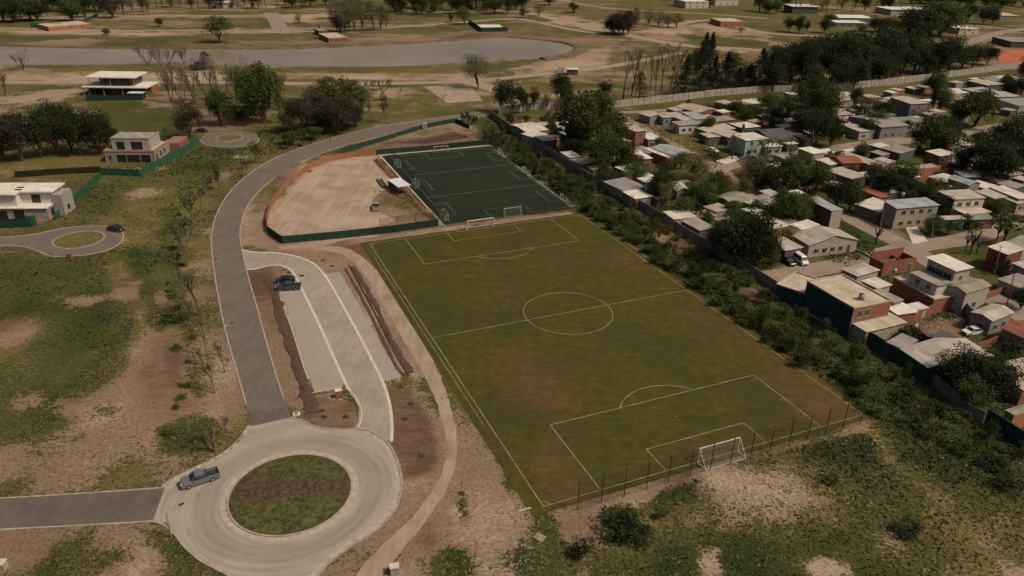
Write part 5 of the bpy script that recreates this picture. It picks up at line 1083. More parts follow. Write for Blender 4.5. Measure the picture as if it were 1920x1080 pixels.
 ("messy pale roof left of the large dark trees", (1283,414),(1312,432),(1336,425),2.8,'dark','screedgrey','tin',.5,NW,NW),
 ("pale gabled house in the yards behind the wall", (1262,347),(1270,358),(1293,357),3,'beige','tinlight','gy',1.0,NW,NW),
 ("small white roof left of the pale gabled house", (1200,335),(1210,342),(1226,337),2.8,'turq','tinlight','tin',.4,NW,NW),
 ("terracotta tiled house in the middle block", (1345,331),(1362,352),(1390,346),3,'beige','tile','gy',1.1,NW,NW),
 ("tan roofed house below the terracotta house", (1347,367),(1376,383),(1400,369),3.2,'brickdark','olive','gx',.7,NW,NW),
 ("grey roof right of the tan roofed house", (1388,371),(1405,380),(1422,371),3,'dark','tingrey','tin',.5,NW,NW),
 ("pinkish white roof in the middle block", (1400,380),(1418,389),(1438,383),3,'dark','tinlight','tin',.4,NW,NW),
 ("bright white roof over orange brick in the middle block", (1393,392),(1421,405),(1443,400),3.4,'orange','screedwhite','flat',.4,NW,NW),
 ("rounded grey tiled roof left of the bushy green trees", (1420,368),(1441,380),(1454,371),3,'pale','tingrey','hip',.8,NW,NW),
 ("small white roof among the bushy green trees", (1475,358),(1490,366),(1511,363),3,'pale','tinwhite','hip',.6,NW,NW),
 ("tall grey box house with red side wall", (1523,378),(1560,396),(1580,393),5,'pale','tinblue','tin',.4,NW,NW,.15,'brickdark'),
 ("small pale shed behind the tall grey box house", (1520,372),(1528,378),(1540,374),3,'pale','tin','tin',.4,NW,NW),
 ("wide grey gabled hall with windows in its long front", (1492,441),(1518,460),(1599,445),3.2,'pale','tin','gy',1.9,(4,1),NW),
 ("flat grey roof behind the wide gabled hall", (1478,428),(1493,439),(1517,426),2.9,'grey','tingrey','flat',.3,NW,NW),
 ("white roof patch behind the wide gabled hall", (1488,422),(1503,431),(1520,417),3.1,'pale','tinwhite','tin',.4,NW,NW),
 ("low pale roofed house behind the large dark trees", (1412,410),(1448,429),(1478,422),3,'pale','tinlight','tin',.5,NW,NW),
 ("tin-roofed house left of the white van", (1442,449),(1473,470),(1498,461),3,'dark','tin','tin',.5,NW,NW),
 ("low green-walled house with pale roof beside the lane", (1465,528),(1508,549),(1521,519),3.6,'green','screed','para',.3,NW,NW),
 ("grey cottage with hipped grey roof behind the tall green house", (1577,505),(1608,517),(1653,508),4,'pale','tin','hip',.5,NW,NW),
 ("pale lower roof between the cottage and the brick podium", (1622,526),(1645,540),(1664,531),3.4,'pale','tinlight','flat',.4,NW,NW),
 ("flat screed roof beside the tall green house", (1640,545),(1676,566),(1688,560),4,'grey','screedgrey','flat',.3,NW,NW),
 ("white slab roof below the brick podium", (1655,566),(1683,589),(1712,581),3,'brick','screedwhite','flat',.3,NW,NW),
 ("small pale shed roof by the brick podium", (1700,572),(1716,581),(1738,576),2.4,'pale','tinlight','flat',.3,NW,NW),
 ("open shed with yellow and white striped roof", (1595,600),(1625,622),(1684,598),3,'beige','yellowish','tin',.3,NW,NW),
 ("grey lean-to roof behind the green wall", (1663,643),(1691,653),(1726,641),3,'dark','tingrey','flat',.3,NW,NW),
 ("large workshop with roof lights and green side wall", (1692,654),(1740,690),(1858,664),3.2,'green','tin','gy',1.2,NW,NW,.1),
 ("dark tarpaulin shed at the red dirt yard", (1745,630),(1768,642),(1793,634),2.4,'dark','slate','tin',.3,NW,NW),
 ("grey-walled house with pale gable roof beside the white car", (1825,585),(1860,601),(1893,583),3.5,'grey','tin','gx',.5,(2,0),N0),
 ("red-tiled house at the right edge", (1883,614),(1922,634),(1950,618),3.2,'grey','tile','gy',.8,NW,N0),
 ("house with rusty patched roof at the lower right edge", (1870,685),(1900,702),(1948,691),3.4,'brick','tinrust','tin',.4,NW,NW),
 ("second patched roof below it at the lower right edge", (1893,716),(1918,731),(1950,720),3.2,'brick','tinrust','tin',.4,NW,NW),
 ("orange walled room behind the dark green wall", (1888,768),(1902,778),(1935,760),3.4,'orange','screedgrey','para',.3,NW,NW),
 ("red-walled house with pale roof at the right of the crossing", (1853,465),(1889,477),(1922,468),5,'red','tinlight','tin',.5,(1,0),N0),
 ("tan-roofed house behind the red-walled house", (1886,457),(1915,467),(1938,450),3.4,'beige','olive','tin',.6,NW,NW),
 ("grey roofed house at the right edge below the crossing", (1902,495),(1926,506),(1955,496),3.2,'grey','tin','tin',.5,NW,NW),
 ("pale flat house at the right edge beyond the lane", (1880,522),(1925,545),(1950,530),2.6,'pale','tingrey','flat',.4,NW,NW),
]: house(*r)
# the tall dark green house with brick upper front and two openings
e, w, d = house("tall dark green house with pale flat roof, facing the pitch", (1513,526),(1602,577),(1673,563), 6.6, 'brick', 'screed', 'para', .3, NW, NW, wallL='green')
windows(e, w, d, 'R', 2, 4.2, 5.6, 1.2, lo=.08, hi=.5); mm = MB(); mm.box(-.03, w+.05, -.05, -.001, 3.0, 3.35); mm.box(-.06, .25, -.06, -.001, 0, 6.2); mm.build('concrete_beam', MAT['panel'], e)
mm = MB(); mm.box(w*.35, w*.36, d*.2, d*.21, 6.2, 6.5); mm.build('pipe', MAT['grey'], e)
# brick shell without roof
b0, rz, w, d = frame3((1633,480),(1658,493),(1718,482), 3.4)
e = empty('unfinished_house', (b0.x, b0.y, 0), rz, "roofless red brick shell at the corner below the crossing", 'house', HG)
mm = MB(); T_ = .2
mm.box(0, w, 0, T_, 0, 3.4); mm.box(0, T_, T_+.002, d, 0, 3.3); mm.box(T_+.002, w, d-T_, d, 0, 4.4); mm.box(w-T_, w, T_+.002, d-T_-.002, 0, 3.2); mm.box(w*.62, w*.62+T_, T_+.002, d-T_-.002, 0, 3.0); mm.box(T_+.002, w*.62-.002, d*.5, d*.5+T_, 0, 2.8); mm.build('wall', WALLC['brick'], e)
windows(e, w, d, 'R', 0, .9, 2, 1, doors=1, lo=.72, hi=.95)
# white house standing on a brick podium
e, w, d = house("brick podium with flat terrace carrying the white house", (1682,518),(1752,560),(1806,548), 3.4, 'brick', 'screed', 'para', .3, NW, NW, name='brick_podium')
e, w, d = house("white two-storey house with overhanging white roof", (1744,484),(1792,507),(1818,500), 8.2, 'pale', 'screedwhite', 'tin', .3, NW, NW, .5)
windows(e, w, d, 'L', 3, 5.2, 6.9, 2.0); windows(e, w, d, 'R', 1, 5.6, 6.6, .8)
e, w, d = house("white middle wing of the overhanging-roofed house", (1712,511),(1758,535),(1785,528), 5.6, 'white', 'screedgrey', 'flat', .3, NW, NW); windows(e, w, d, 'L', 2, 3.9, 4.9, .9, doors=0)
house("pale green-grey gable roof joined to the white house", (1784,534),(1812,549),(1842,530), 5, 'pale', 'olive', 'gx', .5, N0, NW)
# roof lights of the workshop
# backyard sheds, garden trees and bushes that fill the yards
g = random.Random(77)
SP = [PX(q) for q in ([(1520,380),(1560,395),(1600,412),(1645,435),(1700,462),(1760,500),(1840,545),(1930,600)],[(1440,520),(1520,507),(1600,492),(1665,474),(1720,462),(1800,450),(1850,436),(1890,420),(1950,400)],[(1100,208),(1175,226),(1210,245),(1260,272),(1300,292),(1345,318),(1380,340)],[(1330,322),(1400,300),(1480,290),(1560,280),(1640,268),(1720,262),(1800,250),(1860,240),(1960,225)])]
def segd(p, a, b_):
    ab = b_-a; t_ = max(0, min(1, (p-a).dot(ab)/ab.length_squared)); return (p-a-ab*t_).length
for px_, py_, r_ in ((1705,435,4),(1715,448,4),(1360,300,5),(1580,475,6),(1620,468,5),(1600,480,5)):
    q_ = P(px_, py_); FOOT.append((q_.x, q_.y, r_, r_, 0))
def free(p, r):
    if any(segd(p, a, b_) < r+4.2 for q in SP for a, b_ in zip(q, q[1:])): return False
    for x, y, w_, d_, rz in FOOT:
        dx, dy = p.x-x, p.y-y; u, v = dx*math.cos(rz)+dy*math.sin(rz), -dx*math.sin(rz)+dy*math.cos(rz)
        if abs(u) < w_+r and abs(v) < d_+r: return False
    return True
ZONES = [('upper', [(1150,222),(1180,230),(1300,300),(1340,325),(1300,390),(1400,500),(1300,440),(1120,335),(980,232),(1040,225)]), ('middle', [(1370,330),(1480,300),(1640,278),(1720,300),(1780,330),(1760,440),(1700,440),(1600,400),(1530,385),(1450,500),(1330,400)]), ('back', [(1240,205),(1340,195),(1560,180),(1900,150),(1915,215),(1700,252),(1500,280),(1380,295)]), ('right', [(1760,275),(1919,250),(1919,400),(1850,420),(1780,430),(1740,330)])]
for zn, zq in ZONES:
    q = [(p.x, p.y) for p in PX(zq)]; xs = [p[0] for p in q]; ys = [p[1] for p in q]; sheds = []; tr = []
    for _ in range(900):
        p = Vector((g.uniform(min(xs), max(xs)), g.uniform(min(ys), max(ys)), 0))
        if not in_poly(p.x, p.y, q): continue
        if len(sheds) < (38 if zn in ('back', 'right') else 24) and free(p, 2.4): w_, d_ = g.uniform(1.9, 3.6), g.uniform(1.7, 2.9); sheds.append((p, w_, d_)); FOOT.append((p.x, p.y, w_, d_, .5))
        elif len(tr) < (38 if zn != 'right' else 26) and free(p, .9): tr.append(p); FOOT.append((p.x, p.y, 1.3, 1.3, 0))
    sheds.sort(key=lambda r: pix(r[0])[0]); tr.sort(key=lambda r: pix(r)[0])
    for i, (p, w_, d_) in enumerate(sheds):
        e = empty('backyard_shed', p, TH+.12+g.uniform(-.08, .08), f"small backyard shed in the {zn} yards, {ordw(i+1)} of its row from the left", 'shed', 'backyard sheds of the settlement'); h_ = g.uniform(2.1, 2.7)
        b = MB(); b.box(-w_, w_, -d_, d_, 0, h_-.01); b.build('wall', WALLC[g.choice(['dark', 'grey', 'brick', 'block', 'brickdark'])], e)
        k_ = g.uniform(-.25, .35); b = MB(); vs = [(-w_-.2, -d_-.2, h_), (w_+.2, -d_-.2, h_), (w_+.2, d_+.2, h_+abs(k_)), (-w_-.2, d_+.2, h_+abs(k_))]; b.add(vs+[(x, y, z+.06) for x, y, z in vs], [(3, 2, 1, 0), (4, 5, 6, 7), (0, 1, 5, 4), (1, 2, 6, 5), (2, 3, 7, 6), (3, 0, 4, 7)]); b.build('roof', ROOFC[g.choice(['tin', 'tinrust', 'tinlight', 'tinlight', 'tinwhite', 'tin', 'tingrey'])], e)
    for i, p in enumerate(tr):
        kd = g.choice(['dark', 'green', 'green', 'green', 'darkshrub', 'shrub', 'bright', 'yellow', 'bushbare']); sh = 'shrub' in kd; h_ = g.uniform(1.6, 2.8) if sh else g.uniform(3.5, 7.5)
        tree_at(kd, p.x, p.y, h_, h_*g.uniform(.8, 1.15)+(1.5 if sh else .8), 'garden_bush' if sh else 'garden_tree', f"{'bush' if sh else 'garden tree'} in the {zn} yards, {ordw(i+1)} plant there from the left", 'bush' if sh else 'tree', 'garden plants of the settlement')
    b = MB()
    for _ in range(260):
        p = Vector((g.uniform(min(xs), max(xs)), g.uniform(min(ys), max(ys)), 0))
        if in_poly(p.x, p.y, q) and free(p, .2): b.box(-.5*g.random()-.1, .5*g.random()+.1, -.3*g.random()-.1, .3, 0, g.uniform(.1, .8), g.choice((0, 0, 1, 2, 3)), Matrix.Translation(p)@Matrix.Rotation(g.uniform(0, 3), 4, 'Z'))
    o = b.build('yard_clutter', [MAT['palepanel'], MAT['dark'], M('blue_plastic', (.08, .14, .20)), M('rust', (.22, .09, .05))]); o['kind'] = 'stuff'
# ------------------------------------------------------------------ boundary walls
def wall(label, pts, h, m, t_=.16, name='boundary_wall', post=None, pm=None, cat='wall', bay=2.4, group=None, px=True):
    q = PX(pts) if px else pts; o0 = q[0]; e = empty(name, (o0.x, o0.y, 0), 0, label, cat, group)
    b = MB(); ribbon(b, [p-o0 for p in q], t_, 0, h); b.build('panel', m, e)
    if post:
        n = 0; items = []
        for a, c in zip(q, q[1:]):
            k = max(1, int((c-a).length/bay))
            for i in range(k): items.append(a.lerp(c, i/k)-o0)
        items.append(q[-1]-o0); me = None
        if len(items) > 100:
            b = MB()
            for p in items: b.bar((p.x, p.y, 0), (p.x, p.y, h+post[1]), post[0], n=4)
            o = b.build('post', pm or m, e); o['kind'] = 'stuff'
        else:
            for p in items:
                if me is None: b = MB(); b.bar((0, 0, 0), (0, 0, h+post[1]), post[0], n=4); o = b.build('post', pm or m, e); me = o.data
                else: o = bpy.data.objects.new('post', me); col.objects.link(o); o.parent = e
                o.location = p
    return e
wall("long grey concrete panel wall between the weedy belt and the settlement", [(917,216),(945,238),(1000,272),(1060,310),(1120,349),(1213,399),(1287,446),(1330,470),(1400,512),(1463,553)], 2.5, MAT['panel'], .12, 'panel_wall', (.14, .06), MAT['panel'], bay=3)
wall("dark green painted wall below the striped roof", [(1588,625),(1640,655),(1690,688),(1745,722)], 2.9, WALLC['green'])
wall("short green wall foot beside the low green house", [(1464,553),(1500,572)], .8, MAT['panel'])
wall("grey wall stretch under the olive-brown tree", [(1747,722),(1780,750),(1812,780),(1842,793)], 2.3, MAT['panel'])
wall("dark green wall at the lower right corner", [(1845,795),(1880,818),(1930,852),(1990,890)], 3.0, WALLC['green'])
wall("low kerb wall along the lane beside the belt", [(1465,558),(1500,580),(1560,615),(1625,655)], .35, MAT['kerb'])
wall("pale panel fence closing the settlement at the back, left part", [(935,214),(1000,206),(1050,204),(1150,202),(1240,192),(1300,185),(1340,180),(1440,172),(1500,172)], 3.0, MAT['palepanel'], .12, 'panel_fence', (.18, .1), MAT['panel'], 'fence', 3)
wall("pale panel fence closing the settlement at the back, right part", [(1560,170),(1640,162),(1740,150),(1800,142),(1920,126),(2000,116)], 3.2, MAT['palepanel'], .12, 'panel_fence', (.18, .1), MAT['panel'], 'fence', 3)
wall("brick yard wall below the white house podium", [(1682,612),(1740,592),(1795,574)], 2.4, WALLC['brick'])
wall("long brick yard wall at the right end of the podium", [(1802,572),(1850,560),(1885,548)], 1.6, WALLC['brick'])
wall("pink brick garden wall below the white car", [(1828,660),(1850,652),(1878,640)], 1.8, WALLC['brick'])
wall("dark garden wall between the striped shed and the dirt yard", [(1704,622),(1722,636),(1745,652)], 1.8, WALLC['dark'])
wall("dark lilac yard wall left of the white car's house", [(1797,574),(1815,596),(1845,622)], 2.4, WALLC['lilac'])
wall("low garden wall along the lawn by the gabled hall", [(1600,468),(1620,477),(1638,488)], .5, MAT['kerb'])
wall("low kerb wall along the upper cross street", [(1440,300),(1500,292),(1560,286)], .7, M('pink_wall', (.30, .19, .14)))
wall("pale street wall below the grey gabled house", [(1570,276),(1620,268),(1690,260)], .8, MAT['palepanel'])
# ------------------------------------------------------------------ small things of the settlement
def tank(label, x, y, z, r=.5, h=1.1, m=None):
    c = P(x, y, z); e = empty('water_tank', c, 0, label, 'water tank'); b = MB(); b.bar((0, 0, .25), (0, 0, .25+h), r, n=12); b.build('tank', m or MAT['white'], e, True)
    b = MB(); b.bar((0, 0, .25+h), (0, 0, .4+h), r*.8, r*.3, n=12); b.build('lid', MAT['dark'], e); b = MB(); b.box(-r, r, -r, r, 0, .25); b.build('stand', MAT['panel'], e)
tank("grey water tank on the roof of the tall green house", 1614, 562, 6.25, .55, 1.0, MAT['grey']); tank("black water tank on the pale hip roof", 1394, 240, 3.9, .5, 1., MAT['dark'])
tank("white water tank behind the corner house", 1730, 366, 3.0); tank("small white water tank left of the corner house's back", 1692, 368, 2.6, .4, .9); tank("white water tank beside the pale blue roof", 1779, 356, 2.8); tank("white water tank by the brick shell", 1676, 512, 2.4, .4, .9); tank("white water tank near the grey gabled house", 1599, 220, 2.8); tank("white drum tank in the dirt yard", 1715, 616, 0, .4, .9)
def pole(label, bx, by, tx, ty, r=.13, m=None, arm=True):
    p = P(bx, by); h = height(bx, by, by-ty); q = P(tx, ty, h)-p; q.z = h; e = empty('utility_pole', p, 0, label, 'utility pole', 'utility poles of the settlement')
    b = MB(); b.bar((0, 0, 0), q, r, r*.6, n=6); b.build('pole', m or MAT['panel'], e)
    if arm: b = MB(); b.bar(q*.94+Vector((-.7, -.2, 0)), q*.94+Vector((.7, .2, 0)), .05); b.build('crossarm', m or MAT['panel'], e)
for a in [("pale concrete pole at the left corner of the corner house", 1650, 428, 1661, 372),("thin pole in front of the corner house", 1748, 446, 1750, 404),("pole beside the white-roofed podium house", 1864, 515, 1877, 461),("dark wooden pole at the right, above the grey-walled house", 1886, 578, 1902, 514, .14, MAT['bark']),("thin pole on the lower street by the brick shell", 1592, 500, 1592, 474, .09),("white pole at the head of the upper street houses", 1265, 211, 1265, 184),("dark pole on the upper street verge", 1273, 276, 1273, 242, .1, MAT['bark']),("pale pole left of the white street car", 1323, 280, 1324, 252),("pole behind the low house right of the palms", 1602, 300, 1602, 270, .09),("dark pole by the trash of the red yard", 1829, 578, 1830, 552, .09, MAT['bark']),("pole beside the wall of the corner house's neighbour", 1672, 300, 1672, 268, .09),("pole on the cross street before the grey gabled house", 1631, 281, 1632, 250, .09)]: pole(*a)
# ------------------------------------------------------------------ vehicles
def lofted(sec, close=True):
    """sec: list of (x, halfwidth low, halfwidth high, z low, z high)"""
    b = MB(); vs = []
    for x, w0, w1, z0, z1 in sec:
        zm = z0+(z1-z0)*.55
        vs += [(x, -w0, z0), (x, -max(w0, w1), zm), (x, -w1*.97, z1-.04), (x, -w1*.86, z1), (x, w1*.86, z1), (x, w1*.97, z1-.04), (x, max(w0, w1), zm), (x, w0, z0)]
    K = 8; n = len(sec)
    fs = [(K*i+k, K*i+(k+1) % K, K*i+K+(k+1) % K, K*i+K+k) for i in range(n-1) for k in range(K)]+[tuple(range(K-1, -1, -1)), tuple(range(K*(n-1), K*n))]
    b.add(vs, fs); return b
CARM = {}
def paint(name, c):
    if name not in CARM: t = NT(name, .32, .5); t.b.inputs['Coat Weight'].default_value = .4; n = t.noise(3, 3); CARM[name] = t.out(t.mix(t.ramp(n, .3, .7), mul(c, .9), mul(c, 1.08)))
    return CARM[name]
gl = NT('car_glass', .08, .6); gl.out((.012, .014, .016)); MAT['carglass'] = gl.m
tyre = M('tyre', (.018, .018, .018)); lampw = M('headlight_lens', (.6, .6, .55), .2, .5, lo=.9); lampr = M('tail_lens', (.25, .02, .02), .3, .5)
def vehicle(label, kind, front, back, pm, cat='car', name='parked_car'):
    f_, k_ = P(*front), P(*back); c = (f_+k_)/2; rz = math.atan2(f_.y-k_.y, f_.x-k_.x)
    e = empty(name, c, rz, label, cat, None); W_ = .9
    if kind == 'pickup':
        L = 5.3; hood, cabf, cabr = 1.02, 1.0, -.95
        body = lofted([(L/2, .62, .66, .45, .80), (L/2-.12, .80, .80, .35, .98), (L/2-.9, .88, .86, .33, 1.08), (1.05, .9, .88, .33, 1.14), (-.85, .9, .9, .33, 1.14)])
        body.build('body', pm, e)
        b = MB(); b.box(-L/2, -.852, -.9, .9, .38, .62); b.box(-L/2, -.852, -.9, -.80, .621, 1.12); b.box(-L/2, -.852, .80, .9, .621, 1.12); b.box(-L/2, -L/2+.08, -.799, .799, .621, 1.12); b.build('cargo_bed', pm, e)
        b = MB(); b.box(-L/2+.09, -.86, -.79, .79, .625, .70); b.build('bed_liner', MAT['dark'], e)
        cab = lofted([(1.25, .80, .66, 1.13, 1.16), (.55, .86, .68, 1.13, 1.70), (-.70, .86, .68, 1.13, 1.72), (-.92, .86, .70, 1.13, 1.20)]); roofz = (1.68, 1.77, .5, -.72)
        b = MB(); b.tube([(-.98, -.7, 1.1), (-1.05, -.66, 1.62), (-1.05, .66, 1.62), (-.98, .7, 1.1)], .045); b.build('roll_bar', MAT['dark'], e)
        wx = (1.65, -1.55)
    elif kind == 'van':
        L = 5.2; W_ = .95
        lofted([(L/2, .72, .72, .45, .85), (L/2-.15, .85, .84, .3, 1.05), (L/2-.75, .93, .86, .28, 1.30), (-L/2+.1, .95, .93, .28, 1.35), (-L/2, .9, .9, .35, 1.3)]).build('body', pm, e)
        cab = lofted([(L/2-.7, .86, .72, 1.28, 1.31), (L/2-1.25, .92, .80, 1.30, 2.05), (-L/2+.15, .93, .84, 1.33, 2.1), (-L/2+.03, .90, .84, 1.33, 1.5)]); roofz = (2.0, 2.2, L/2-1.2, -L/2+.05); wx = (1.6, -1.6)
    else:
        L = 4.3
        lofted([(L/2, .60, .64, .42, .74), (L/2-.12, .78, .78, .32, .86), (L/2-.9, .86, .82, .30, .98), (.5, .88, .86, .30, 1.02), (-1.4, .88, .86, .30, 1.04), (-L/2+.1, .84, .8, .34, 1.0), (-L/2, .72, .72, .42, .9)]).build('body', pm, e)
        cab = lofted([(1.05, .80, .62, .98, 1.02), (.35, .84, .64, 1.0, 1.44), (-1.15, .84, .64, 1.0, 1.45), (-1.75, .80, .66, .99, 1.06)]); roofz = (1.42, 1.50, .3, -1.15); wx = (1.35, -1.35)
    cab.build('window_glass', MAT['carglass'], e)
    b = lofted([(roofz[2]+.12, .55, .5, roofz[0]-.03, roofz[0]+.01), (roofz[2]-.1, .70, .62, roofz[0], roofz[1]-.02), (roofz[3]+.1, .70, .62, roofz[0], roofz[1]), (roofz[3], .66, .6, roofz[0]-.02, roofz[1]-.05)]); b.build('roof', pm, e)
    b = MB()
    for s_ in (-1, 1):
        for x0 in ((roofz[2]+roofz[3])/2,): b.bar((x0, s_*.87, 1.08 if kind != 'car' else .98), (x0, s_*.67, roofz[0]), .05)
        b.bar((roofz[3]+.05, s_*.87, 1.1 if kind != 'car' else 1.), (roofz[3]+.1, s_*.67, roofz[0]), .07); b.bar((cab.v[0][0]-.05, s_*.82, 1.12 if kind != 'car' else 1.), (roofz[2]+.05, s_*.66, roofz[0]), .04)
    b.build('pillar', pm, e)
    for x in wx:
        for s_ in (-1, 1):
            b = MB(); b.bar((x, s_*(W_-.22), .36), (x, s_*(W_+.02), .36), .36, n=16); wh = b.build('wheel', tyre, e)
            b = MB(); b.bar((x, s_*(W_+.021), .36), (x, s_*(W_+.035), .36), .2, n=12); b.build('rim', MAT['grey'], wh)
    for s_ in (-1, 1):
        b = MB(); b.box(L/2-.16, L/2-.06, s_*.62-.13, s_*.62+.13, .72 if kind == 'car' else .84, .86 if kind == 'car' else .99); b.build('headlight', lampw, e)
        b = MB(); b.box(-L/2-.02, -L/2+.06, s_*.78-.08, s_*.78+.08, .7, 1.0); b.build('tail_light', lampr, e)
        b = MB(); b.box(.75 if kind != 'car' else .6, .95 if kind != 'car' else .78, s_*(W_+.12)-.1, s_*(W_+.12)+.1, 1.05, 1.22); b.build('mirror', pm, e)
    b = MB(); b.box(L/2-.14, L/2+.01, -.5, .5, .42, .62); b.build('grille', MAT['dark'], e)
    return e
SIL, BLK, WHT, DBL = paint('silver_paint', (.115, .12, .135)), paint('black_paint', (.016, .017, .02)), paint('white_car_paint', (.62, .60, .56)), paint('dark_blue_paint', (.035, .05, .06))
def vline(c, ang, L):                 # a car centred on a picture spot, pointing along a picture direction
    a = P(*c); q = P(c[0]+math.cos(ang)*8, c[1]+math.sin(ang)*8)-a; q.normalize(); return tuple(pix(a+q*L/2)), tuple(pix(a-q*L/2))
vehicle("silver pickup truck with dark open bed, entering the roundabout", 'pickup', (343,914), (407,893), SIL, 'pickup truck', 'pickup_truck')
vehicle("dark blue-grey pickup truck parked across the near stall", 'pickup', (515,544), (567,541), DBL, 'pickup truck', 'pickup_truck')
vehicle("black car parked behind the dark pickup truck", 'car', (514,531), (556,528), BLK)
vehicle("black car parked on the lower cul-de-sac", 'car', *vline((218,433), math.radians(8), 4.4), BLK)
vehicle("black car beside the upper small cul-de-sac", 'car', *vline((379,248), math.radians(0), 4.4), BLK)
vehicle("white van with dark windows parked by the gabled hall", 'van', (1510,500), (1488,484), WHT, 'van', 'parked_van')
vehicle("dark car parked left of the white van", 'car', (1486,500), (1470,488), BLK)
vehicle("white car on the red dirt yard behind its brick wall", 'car', *vline((1822,626), math.radians(172), 4.3), WHT)
vehicle("white car parked beside the upper street", 'car', *vline((1336,285), math.radians(15), 4.3), WHT)
vehicle("black car at the right edge near the arched porch house", 'car', *vline((1908,414), math.radians(15), 4.3), BLK)
vehicle("pale pickup standing in the sandy yard", 'pickup', *vline((705,391), math.radians(268), 5.2), paint('beige_paint', (.30, .27, .22)), 'pickup truck', 'pickup_truck')
# ------------------------------------------------------------------ cloth fences
def cloth(label, pts, h, m, posts=True, name='cloth_fence'):
    e = wall(label, pts, h, m, .05, name, (.05, .25) if posts else None, MAT['dark'], 'fence', 3.5); return e
cloth("dark green cloth fence along the near side of the sandy yard", [(503,438),(530,457),(640,447),(740,436),(822,424)], 2.0, MAT['greencloth2'])
cloth("dark green cloth fence at the far end of the small pitches", [(705,290),(800,282),(917,270)], 1.7, MAT['greencloth2'])
cloth("green cloth fence curving beside the road to the far yard", [(640,288),(700,270),(760,252),(792,242)], 1.7, MAT['greencloth2'])
cloth("short green cloth fence right of the white gate post", [(801,240),(830,234),(855,230),(880,242)], 1.7, MAT['greencloth2'])
wall("orange mesh fence along the curved side of the sandy yard", [(503,437),(500,418),(507,392),(525,365),(550,340),(585,315),(620,302),(660,295),(705,291)], 1.9, MAT['orange'], .06, 'mesh_fence', (.06, .1), MAT['bark'], 'fence', 2)
cloth("green cloth fence round the grey building site, front", [(190,328),(262,331)], 2.2, MAT['greencloth']); cloth("bright green cloth fence round the grey building site, road side", [(264,331),(300,311),(340,290),(372,270)], 2.2, MAT['greencloth'])
cloth("green cloth fence beside the white house, right side", [(104,412),(140,380),(190,333)], 1.8, MAT['greencloth']); cloth("dark green cloth fence in front of the white house", [(0,428),(60,426)], 2.4, MAT['greencloth2']); cloth("bright green gate panel in front of the white house", [(52,425),(70,423)], 2.8, MAT['greencloth'])
cloth("dark green cloth fence before the lakeside building site", [(163,189),(268,188)], 2.2, MAT['greencloth2']); cloth("green cloth fence left of the lakeside building site", [(163,189),(182,168)], 2.0, MAT['greencloth2'])
cloth("green cloth fence of the far brick site beyond the lake", [(58,52),(118,52)], 3, MAT['greencloth']); cloth("light green cloth strip right of the far brick site", [(120,52),(150,46),(184,31)], 2.5, MAT['greencloth']); cloth("dark green cloth fence of the walled site beyond the lake", [(879,44),(902,60),(952,59)], 3, MAT['greencloth2']); cloth("green cloth fence left of the small brick site", [(597,52),(608,72)], 2.5, MAT['greencloth2'])
wall("dark hedge behind the white modern house", [(30,332),(110,326),(190,322)], 1.6, LEAF['dark'], 1.4, 'hedge', cat='hedge')
# gate post
c = P(797,243); e = empty('gate_post', c, 0, "pale gate post in the curved green fence", 'gate post'); b = MB(); b.box(-.6, .6, -.4, .4, 0, 2.3); b.build('post', MAT['palepanel'], e); b = MB(); b.box(-.7, .7, -.5, .5, 2.3, 2.42); b.build('cap', MAT['gutter'], e)
# ------------------------------------------------------------------ modern houses on the left
def blk(b, x0, x1, y0, y1, z0, z1, mi=0): b.box(x0, x1, y0, y1, z0, z1, mi)
G2 = 'new houses left of the curved road'
WH = M('white_plaster', (.52, .49, .43), lo=.85, obj=True); GP = M('grey_plaster', (.27, .25, .23), lo=.8, obj=True)
def opening(par, x0, x1, z0, z1, y, name='window', m=None, axis='y'):
    b = MB()
    if axis == 'y': b.box(x0, x1, y-.04, y, z0, z1, 0); b.box(x0-.06, x1+.06, y-.07, y, z1, z1+.07, 1); b.box(x0-.06, x0, y-.07, y, z0, z1, 1); b.box(x1, x1+.06, y-.07, y, z0, z1, 1)
    else: b.box(y, y+.04, x0, x1, z0, z1, 0); b.box(y, y+.07, x0-.06, x1+.06, z1, z1+.07, 1); b.box(y, y+.07, x0-.06, x0, z0, z1, 1); b.box(y, y+.07, x1, x1+.06, z0, z1, 1)
    b.build(name, [m or MAT['glass'], MAT['frame']], par)
# white modern house: front right corner of the ground floor near (100,412)
c = P(93,412); e = empty('modern_house', c, R(4), "white modern house with flat roof at the left edge", 'house', G2)
b = MB(); blk(b, -22, 0, 0, 9.5, 0, 3.1); blk(b, 0, 2.6, 3.2, 9, 0, 5.6); b.build('ground_floor', GP, e)
b = MB(); blk(b, -22, -7.6, 1.2, 9.5, 3.3, 6.4); blk(b, -7.598, .1, 3.4, 9.5, 3.3, 6.4); b.build('upper_floor', WH, e)
b = MB(); blk(b, -22.4, -7.2, .4, 10, 6.4, 6.75); blk(b, -7.2, .8, 2.6, 10, 6.4, 6.75); b.build('roof', ROOFC['screedwhite'], e)
b = MB(); blk(b, -22.3, 0.2, -.4, 9.6, 3.1, 3.3); b.build('terrace_slab', ROOFC['screedwhite'], e)
opening(e, -21, -12, 3.5, 6.0, 1.2); opening(e, -17.5, -10, .1, 2.5, 0); opening(e, -5, -2.8, 3.5, 5.7, 3.4); opening(e, -8.5, -5.8, .3, 2.7, 0); opening(e, 1.5, 3.2, .5, 2.6, .0, axis='x'); opening(e, 5, 6.4, 1, 2.4, 2.6, axis='x'); opening(e, 5.5, 7.5, 3.8, 5.6, .1+.002, axis='x')
b = MB()
for x, y in ((-9.2, 5.6), (-8.8, 3.6)): b.box(x, x+1.6, y, y+.5, 6.752, 6.95)
b.build('skylight', MAT['dark'], e)
